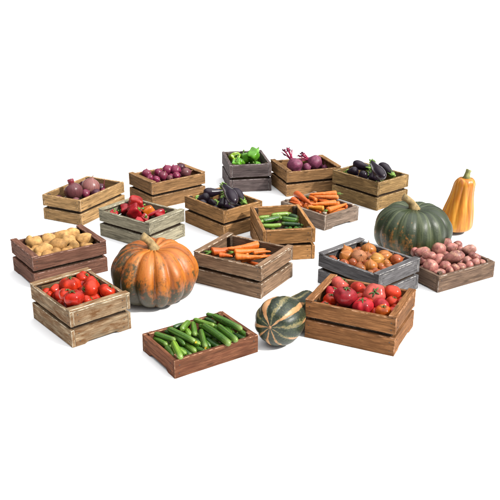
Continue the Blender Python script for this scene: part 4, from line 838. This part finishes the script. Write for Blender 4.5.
  ('cucumber', 13, 0, 'cu', (-0.0677, 3.1558, 0.0447), (-0.0846, 3.2135, 0.0447), (0.0117,), 'cucumber lying low in a gap between the others in the low cucumber crate'),
  ('brown_onion', 14, 0, 'bon3', (0.4764, 3.7935, 0.1238), (0.076, -0.459, 0.885), (0.0299, 0.0299), 'brown onion lying low in a gap between the others in the grey onion crate'),
  ('brown_onion', 14, 0, 'bon2', (0.7414, 3.7508, 0.1213), (0.822, -0.222, 0.524), (0.0273, 0.0273), 'brown onion lying low in a gap between the others in the grey onion crate'),
  ('brown_onion', 14, 0, 'bon3', (0.6667, 3.7114, 0.1209), (0.809, -0.508, 0.294), (0.0269, 0.0269), 'brown onion lying low in a gap between the others in the grey onion crate'),
  ('brown_onion', 14, 0, 'bon3', (0.6473, 3.892, 0.1243), (0.624, 0.748, 0.228), (0.0304, 0.0304), 'brown onion lying low in a gap between the others in the grey onion crate'),
  ('brown_onion', 14, 0, 'bon3', (0.5942, 3.7904, 0.1237), (-0.763, 0.154, 0.628), (0.0298, 0.0298), 'brown onion lying low in a gap between the others in the grey onion crate'),
  ('brown_onion', 14, 0, 'bon3', (0.4227, 3.8516, 0.1233), (0.549, 0.706, 0.448), (0.0294, 0.0294), 'brown onion lying low in a gap between the others in the grey onion crate'),
  ('brown_onion', 14, 0, 'bon3', (0.5526, 3.7786, 0.1192), (-0.34, -0.795, 0.502), (0.0251, 0.0251), 'brown onion lying low in a gap between the others in the grey onion crate'),
  ('brown_onion', 14, 0, 'bon3', (0.62, 3.7037, 0.1202), (-0.933, 0.303, 0.194), (0.0262, 0.0262), 'brown onion lying low in a gap between the others in the grey onion crate'),
  ('brown_onion', 14, 0, 'bon2', (0.6009, 3.9, 0.1245), (-0.453, 0.887, 0.089), (0.0307, 0.0307), 'brown onion lying low in a gap between the others in the grey onion crate'),
  ('brown_onion', 14, 0, 'bon3', (0.6345, 3.6589, 0.1234), (-0.793, -0.599, 0.109), (0.0295, 0.0295), 'brown onion lying low in a gap between the others in the grey onion crate'),
  ('brown_onion', 14, 0, 'bon2', (0.5524, 3.7344, 0.1244), (0.247, 0.837, 0.489), (0.0306, 0.0306), 'brown onion lying low in a gap between the others in the grey onion crate'),
  ('brown_onion', 14, 0, 'bon2', (0.7126, 3.7121, 0.1218), (0.551, 0.393, 0.736), (0.0278, 0.0278), 'brown onion lying low in a gap between the others in the grey onion crate'),
  ('brown_onion', 14, 0, 'bon2', (0.5945, 3.6748, 0.1197), (-0.434, 0.888, 0.152), (0.0256, 0.0256), 'brown onion lying low in a gap between the others in the grey onion crate'),
  ('brown_onion', 14, 0, 'bon3', (0.7892, 3.7789, 0.122), (0.757, -0.636, 0.149), (0.0281, 0.0281), 'brown onion lying low in a gap between the others in the grey onion crate'),
  ('brown_onion', 14, 0, 'bon3', (0.5775, 3.9665, 0.1236), (0.656, 0.497, 0.569), (0.0297, 0.0297), 'brown onion lying low in a gap between the others in the grey onion crate'),
  ('brown_onion', 14, 0, 'bon2', (0.6954, 3.7499, 0.1219), (-0.986, 0.098, 0.136), (0.0279, 0.0279), 'brown onion lying low in a gap between the others in the grey onion crate'),
  ('tomato', 15, 0, 'tom', (0.6254, 3.1969, 0.1367), (-0.048, -0.99, 0.133), (0.0327, 0.0327), 'red tomato lying low in a gap between the others in the warm brown tomato crate'),
  ('tomato', 15, 0, 'tom', (0.4607, 3.3276, 0.1374), (0.337, 0.928, 0.161), (0.0334, 0.0334), 'red tomato lying low in a gap between the others in the warm brown tomato crate'),
  ('tomato', 15, 0, 'tom', (0.5277, 3.2852, 0.1384), (-0.021, 0.819, 0.573), (0.0344, 0.0344), 'red tomato lying low in a gap between the others in the warm brown tomato crate'),
  ('tomato', 15, 0, 'tom', (0.3352, 3.2627, 0.137), (0.265, -0.354, 0.897), (0.0329, 0.0329), 'red tomato lying low in a gap between the others in the warm brown tomato crate'),
  ('tomato', 15, 0, 'tom', (0.6452, 3.2385, 0.1347), (-0.348, 0.881, 0.321), (0.0305, 0.0305), 'red tomato lying low in a gap between the others in the warm brown tomato crate'),
  ('tomato', 15, 0, 'tom', (0.6678, 3.3042, 0.1377), (-0.765, -0.182, 0.618), (0.0337, 0.0337), 'red tomato lying low in a gap between the others in the warm brown tomato crate'),
  ('tomato', 15, 0, 'tom', (0.5471, 3.1989, 0.1343), (0.653, -0.748, 0.116), (0.0301, 0.0301), 'red tomato lying low in a gap between the others in the warm brown tomato crate'),
  ('tomato', 15, 0, 'tom', (0.5989, 3.3259, 0.1323), (0.149, -0.837, 0.526), (0.0281, 0.0281), 'red tomato lying low in a gap between the others in the warm brown tomato crate'),
  ('pink_potato', 16, 0, 'ppot', (0.9991, 3.8125, 0.0506), (0.993, -0.078, 0.084), (0.0293, 0.0255), 'pink potato lying low in a gap between the others in the pink potato crate'),
  ('pink_potato', 16, 0, 'ppot', (0.9049, 3.9006, 0.0497), (-0.94, -0.34, 0.033), (0.0283, 0.0246), 'pink potato lying low in a gap between the others in the pink potato crate'),
  ('pink_potato', 16, 0, 'ppotD', (0.9309, 3.896, 0.0749), (-0.999, 0.015, 0.039), (0.0297, 0.0259), 'pink potato lying low in a gap between the others in the pink potato crate'),
  ('pink_potato', 16, 0, 'ppot', (0.9777, 3.8806, 0.0525), (0.997, 0.046, 0.062), (0.0316, 0.0275), 'pink potato lying low in a gap between the others in the pink potato crate'),
]
for n, (kind, cr, v, tint, p, ax, rad, lab) in enumerate(ITEMS):
    rr = random.Random(n * 7 + 5)
    if kind in ROUND:
        V, F, ch = ROUND[kind](rad[0], rad[1], v, rr)
        z = Vector(ax); loc = Vector(p)
    else:
        a, b = Vector(p), Vector(ax); z = a - b
        V, F, ch = LONG[kind](z.length, rad[0], v, rr); loc = (a + b) / 2
    o = link(kind, V, F, [M[kind]])
    o.location = loc
    o.rotation_mode = 'QUATERNION'
    qz = z.to_track_quat('Z', 'Y')
    spin = Matrix.Rotation(rr.random() * 6.28, 4, 'Z').to_quaternion()
    o.rotation_quaternion = qz @ spin
    k = .92 + .16 * rr.random()
    o.color = (*[min(.85, c * k * .89 * DEEP.get(kind, .85)) for c in TINT[tint]], 1)
    tag(o, lab, CAT.get(kind, kind), GROUP[cr])
    for (nm, vf, m) in ch:
        c = link(nm, vf[0], vf[1], [m], o)
        c.color = o.color

# ------------------------------------------------------------------ pumpkins
def ribbed(rx, hz, ribs, depth, seed, top=.2, bot=.12, p=.75, sharp=.6, lean=0.):
    ph = seed * 1.7
    def fn(a, t, rad, z):
        aa = a + .05 * math.sin(3 * a + ph) + .03 * math.sin(5 * a - ph)
        c = abs(math.sin(aa * ribs / 2))
        k = 1 - depth * (1 - c ** sharp)
        k *= 1 + .025 * math.sin(2 * a + ph)
        z2 = z - hz * top * math.exp(-(t / .12) ** 2) + hz * bot * math.exp(-((1 - t) / .14) ** 2)
        z2 -= hz * depth * .5 * (1 - c ** sharp) * math.exp(-(t / .2) ** 2)
        return rad * k, z2
    V, F = lathe(ellipse_prof(44, rx, hz, p), 168, fn)
    s = Vector((seed, seed * 2, seed * 3))
    return [v + v.normalized() * rx * .03 * noise.noise(v * (2.2 / rx) + s) for v in V], F

def pumpkin_mat(name, cols, patch, pc, low, streak):
    g = G(name)
    v = g.noise(g.merid(5, 3), 1, 5, .6)
    col = g.ramp(v, (.3, cols[0]), (.5, cols[1]), (.72, cols[2]))
    z = g.gen(2); x = g.gen(0)
    w = g.noise(g.merid(5., 13), 1, 6, .7, .3); w2 = g.noise(g.obj((1, 1, 1), False), 46, 5, .65)
    # where the rind stayed green: patches that grow towards the base and one flank
    grow = g.math('ADD', g.ramp(z, (.05, low[0]), (.75, low[1])), g.ramp(x, (.05, low[2]), (.4, 0.)))
    m = g.math('ADD', g.math('ADD', g.math('MULTIPLY', w, .6), g.math('MULTIPLY', w2, .4)), grow)
    col = g.mix(g.ramp(m, (patch - .03, 0), (patch + .1, .93)), col, g.ramp(w2, (.35, pc), (.7, mul(pc, 2.1))))
    sp = g.noise(g.obj((1, 1, 1), False), 150, 3)
    col = g.mix(g.ramp(sp, (.62, 0), (.72, streak)), col, cols[2])
    return g.done(col, .44, g.noise(g.obj((1, 1, 1), False), 60, 5), .3, .004, .45)

def pumpkin(name, loc, rx, hz, ribs, depth, mat, label, seed, stem_pts, stem_r, smat, rz=0., **kw):
    V, F = ribbed(rx, hz, ribs, depth, seed, **kw)
    zmin = min(v.z for v in V)
    V = [v - Vector((0, 0, zmin)) for v in V]
    o = link(name, V, F, [mat]); o.location = loc; o.rotation_euler = (0, 0, rz)
    tag(o, label, 'pumpkin')
    zt = max(v.z for v in V if Vector((v.x, v.y)).length < rx * .08)
    pts = [(a, b, zt + c) for a, b, c in stem_pts]
    # five-sided ridged stem flaring where it meets the rind
    sv, sf = tube(pts, stem_r, 15)
    for i, q in enumerate(sv):
        j = i % 15; k = i // 15; c = Vector(pts[k]); q += (q - c) * (.22 * math.cos(j * 2 * PI / 3 * 1.0 * 1.0 * 3 / 1.0 * 1 / 1.0) if j % 3 else .25)
    st = link('stem', sv, sf, [smat], o); st.rotation_euler = (0, 0, -rz)
    return o

orange = pumpkin_mat('orange_pumpkin_rind', ((.15, .036, .004), (.31, .083, .006), (.44, .16, .02)), .56, (.008, .013, .004), (.2, -.09, .13), .3)
pumpkin('orange_pumpkin', (-.469, 3.655, 0), .222, .158, 14, .125, orange,
        'big ribbed orange pumpkin with green mottling and a curved beige stem', 3,
        [(0, 0, -.02), (-.004, 0, .01), (-.014, -.006, .034), (-.032, -.012, .055), (-.05, -.016, .068)], [.034, .02, .016, .0155, .018], PSTEM, .3, p=.84)
greenm = pumpkin_mat('dark_green_pumpkin_rind', ((.008, .013, .004), (.02, .031, .01), (.13, .15, .07)), .78, (.2, .085, .02), (.08, -.06, .24), .3)
pumpkin('green_pumpkin', (.911, 4.255, 0), .222, .157, 12, .09, greenm,
        'large dark green ribbed pumpkin with a pale curved stem', 8,
        [(0, 0, -.02), (-.006, 0, .012), (-.02, -.006, .036), (-.042, -.01, .056), (-.066, -.012, .07)], [.036, .021, .016, .015, .017], PSTEM, .9, p=.82)

# upright orange butternut, leaning a little
def butternut():
    Hh = .352
    prof = []
    for i in range(53):
        t = i / 52
        z = Hh * (1 - t)
        r = .062 + .042 * (1 / (1 + math.exp(-(t - .5) / .12)))
        if t < .17: r *= max(.02, 1 - ((.17 - t) / .17) ** 2.1) ** .5
        if t > .84: r *= max(.02, 1 - ((t - .84) / .16) ** 2.6) ** .5
        prof.append((max(r, .003), z))
    def fn(a, t, rad, z):
        c = abs(math.sin(a * 5 + .25 * math.sin(2 * a)))
        return rad * (1 - .09 * (1 - c ** .8) * math.sin(PI * min(1, t * 1.1 + .05)) ** .5), z - .012 * math.exp(-(t / .03) ** 2) + .012 * math.exp(-((1 - t) / .05) ** 2)
    V, F = lathe(prof, 120, fn)
    for v in V: v.x += .042 * max(0, v.z / Hh) ** 1.3
    g = G('butternut_rind')
    n = g.noise(g.merid(5, 5), 1, 5, .6)
    col = g.ramp(n, (.28, (.22, .055, .006)), (.5, (.42, .15, .012)), (.72, (.58, .29, .04)))
    f = g.noise(g.obj((1, 1, .4), False), 22, 5)
    col = g.mix(g.ramp(f, (.58, 0), (.75, .6)), col, (.46, .13, .012))
    m = g.done(col, .34, g.noise(g.obj((1, 1, 1), False), 70, 4), .12, .003, .45)
    o = link('butternut_squash', V, F, [m]); o.location = (1.243, 4.62, 0)
    tag(o, 'tall upright orange butternut squash with long ribs, standing behind the green pumpkin', 'squash')
    zt = Hh - .01; b = .042
    sv, sf = tube([(b, 0, zt - .012), (b, 0, zt + .008), (b + .004, 0, zt + .03), (b + .01, .002, zt + .046)], [.03, .017, .013, .016], 12)
    for i, q in enumerate(sv): q.x += .003 * math.cos(i % 12 * PI)
    link('stem', sv, sf, [PSTEMG], o)
butternut()

# striped green squash lying on its side, neck to the back
def striped():
    R = .109; body = .1
    prof = []
    Lb = .46
    for i in range(61):
        t = i / 60
        z = -.118 + Lb * (1 - t)          # neck end first
        s = (z + .118) / Lb               # 0 at blossom end, 1 at neck end
        big = R * max(0., 1 - ((s - .25) / .27) ** 2) ** .5 if s < .5 else 0
        if s <= .25: r = R * max(.0004, 1 - ((.25 - s) / .25) ** 2.2) ** .5
        else:
            k = 1 / (1 + math.exp(-(s - .47) / .062)); r = R * (1 - k) + .06 * k
        if s > .93: r *= max(.02, 1 - ((s - .93) / .07) ** 2.2) ** .5
        prof.append((max(r, .003), z))
    def fn(a, t, rad, z):
        c = abs(math.sin(a * 5)); s = 1 - t
        z2 = z + .014 * math.exp(-(s / .035) ** 2)
        return rad * (1 - .075 * (1 - c ** .6) * (1 if s < .55 else .4)), z2
    V, F = lathe(prof, 140, fn)
    V = [v + Vector((v.x, v.y, 0)).normalized() * .004 * noise.noise(v * 18) for v in V]
    g = G('striped_squash_rind')
    c = g.n('ShaderNodeTexCoord'); q = g.n('ShaderNodeSeparateXYZ'); g.l(c.outputs['Object'], q.inputs[0])
    ang = g.math('ARCTAN2', q.outputs[1], q.outputs[0])
    n1 = g.noise(g.obj((1, 1, .55), False), 30, 6, .68); n2 = g.noise(g.obj((1, 1, 1), False), 120, 4, .6); n0 = g.noise(g.obj((1, 1, 1), False), 13, 2)
    wv = g.math('ADD', g.math('MULTIPLY', g.math('COSINE', g.math('ADD', g.math('MULTIPLY', ang, 10.), g.math('MULTIPLY', n0, 3.))), .5), .5)
    n3 = g.noise(g.merid(1.7, 4), 1, 2)
    m = g.math('ADD', g.math('MULTIPLY', g.math('POWER', wv, 2.), .4), g.math('ADD', g.math('ADD', g.math('MULTIPLY', n1, .75), g.math('MULTIPLY', n3, 1.5)), g.math('MULTIPLY', n0, .3)))
    fl_ = g.math('ADD', g.math('MULTIPLY', n2, .7), g.math('MULTIPLY', g.math('POWER', wv, 3.), .22))
    base = g.ramp(fl_, (.33, (.009, .015, .007)), (.45, (.026, .037, .015)), (.56, (.15, .125, .05)))
    stripe = g.ramp(n1, (.35, (.36, .15, .055)), (.65, (.46, .25, .11)))
    neckf = g.ramp(g.gen(2), (.5, 0.), (.62, .2))
    col = g.mix(g.ramp(g.math('MULTIPLY', g.math('SUBTRACT', m, neckf), .5), (.805, 0), (.84, .9)), base, stripe)
    mt = g.done(col, .42, n2, .3, .003, .5)
    o = link('striped_squash', V, F, [mt])
    d = Vector((.165, .33, -.05)).normalized()
    o.location = (.131, 3.188, .109); o.rotation_mode = 'QUATERNION'
    o.rotation_quaternion = d.to_track_quat('Z', 'Y')
    tag(o, 'dark green squash with peach stripes lying on its side between two crates', 'squash')
    zt = -.118 + .016
    bl = tube([(0, 0, zt + .01), (0, 0, zt - .004)], [.009, .007], 10)
    link('blossom_scar', bl[0], bl[1], [DRY], o)
    zn = Lb - .118
    stv = tube([(0, 0, zn - .015), (0, 0, zn + .012), (.004, 0, zn + .03)], [.026, .016, .018], 10)
    link('stem', stv[0], stv[1], [PSTEMG], o)
striped()

# ------------------------------------------------------------------ setting, light, camera
g = G('white_studio_floor')
gm = g.done((.93, .93, .93), .9, spec=.0)
fl = link('ground', [(-40, -40, 0), (40, -40, 0), (40, 40, 0), (-40, 40, 0)], [(0, 1, 2, 3)], [gm], smooth=False)
fl['kind'] = 'structure'

wd = bpy.data.worlds.new('World'); S.world = wd; wd.use_nodes = True
nt = wd.node_tree; bg = nt.nodes['Background']
tc = nt.nodes.new('ShaderNodeTexCoord'); dt = nt.nodes.new('ShaderNodeVectorMath'); dt.operation = 'DOT_PRODUCT'
dt.inputs[1].default_value = (.3, -.05, .95)
nt.links.new(tc.outputs['Generated'], dt.inputs[0])
rp = nt.nodes.new('ShaderNodeValToRGB')
e = rp.color_ramp.elements
e[0].position = .3; e[0].color = (.06, .06, .065, 1); e[1].position = .85; e[1].color = (1, 1, 1, 1)
e2 = e.new(.62); e2.color = (.42, .42, .43, 1)
nt.links.new(dt.outputs['Value'], rp.inputs['Fac']); nt.links.new(rp.outputs['Color'], bg.inputs['Color'])
bg.inputs['Strength'].default_value = 2.1

sun = bpy.data.lights.new('sun', 'SUN'); sun.energy = 3.5; sun.angle = math.radians(4.0); sun.color = (1, .965, .91)
so = bpy.data.objects.new('sun', sun); COL.objects.link(so)
so.rotation_euler = Vector((.74, -.36, .66)).to_track_quat('Z', 'Y').to_euler()

cam = bpy.data.cameras.new('camera'); cam.sensor_width = 36; cam.lens = 808.63 / 500 * 36; cam.clip_end = 200; cam.clip_start = .05
co = bpy.data.objects.new('camera', cam); COL.objects.link(co)
co.location = (0, 0, 1.7); co.rotation_euler = (PI / 2 - 0.37567, 0, 0)
S.camera = co
S.view_settings.view_transform = 'Standard'; S.view_settings.look = 'None'
S.view_settings.exposure = .52; S.view_settings.gamma = 1
S.render.engine = 'CYCLES'
S.cycles.max_bounces = 8; S.cycles.diffuse_bounces = 1
S.cycles.use_denoising = True
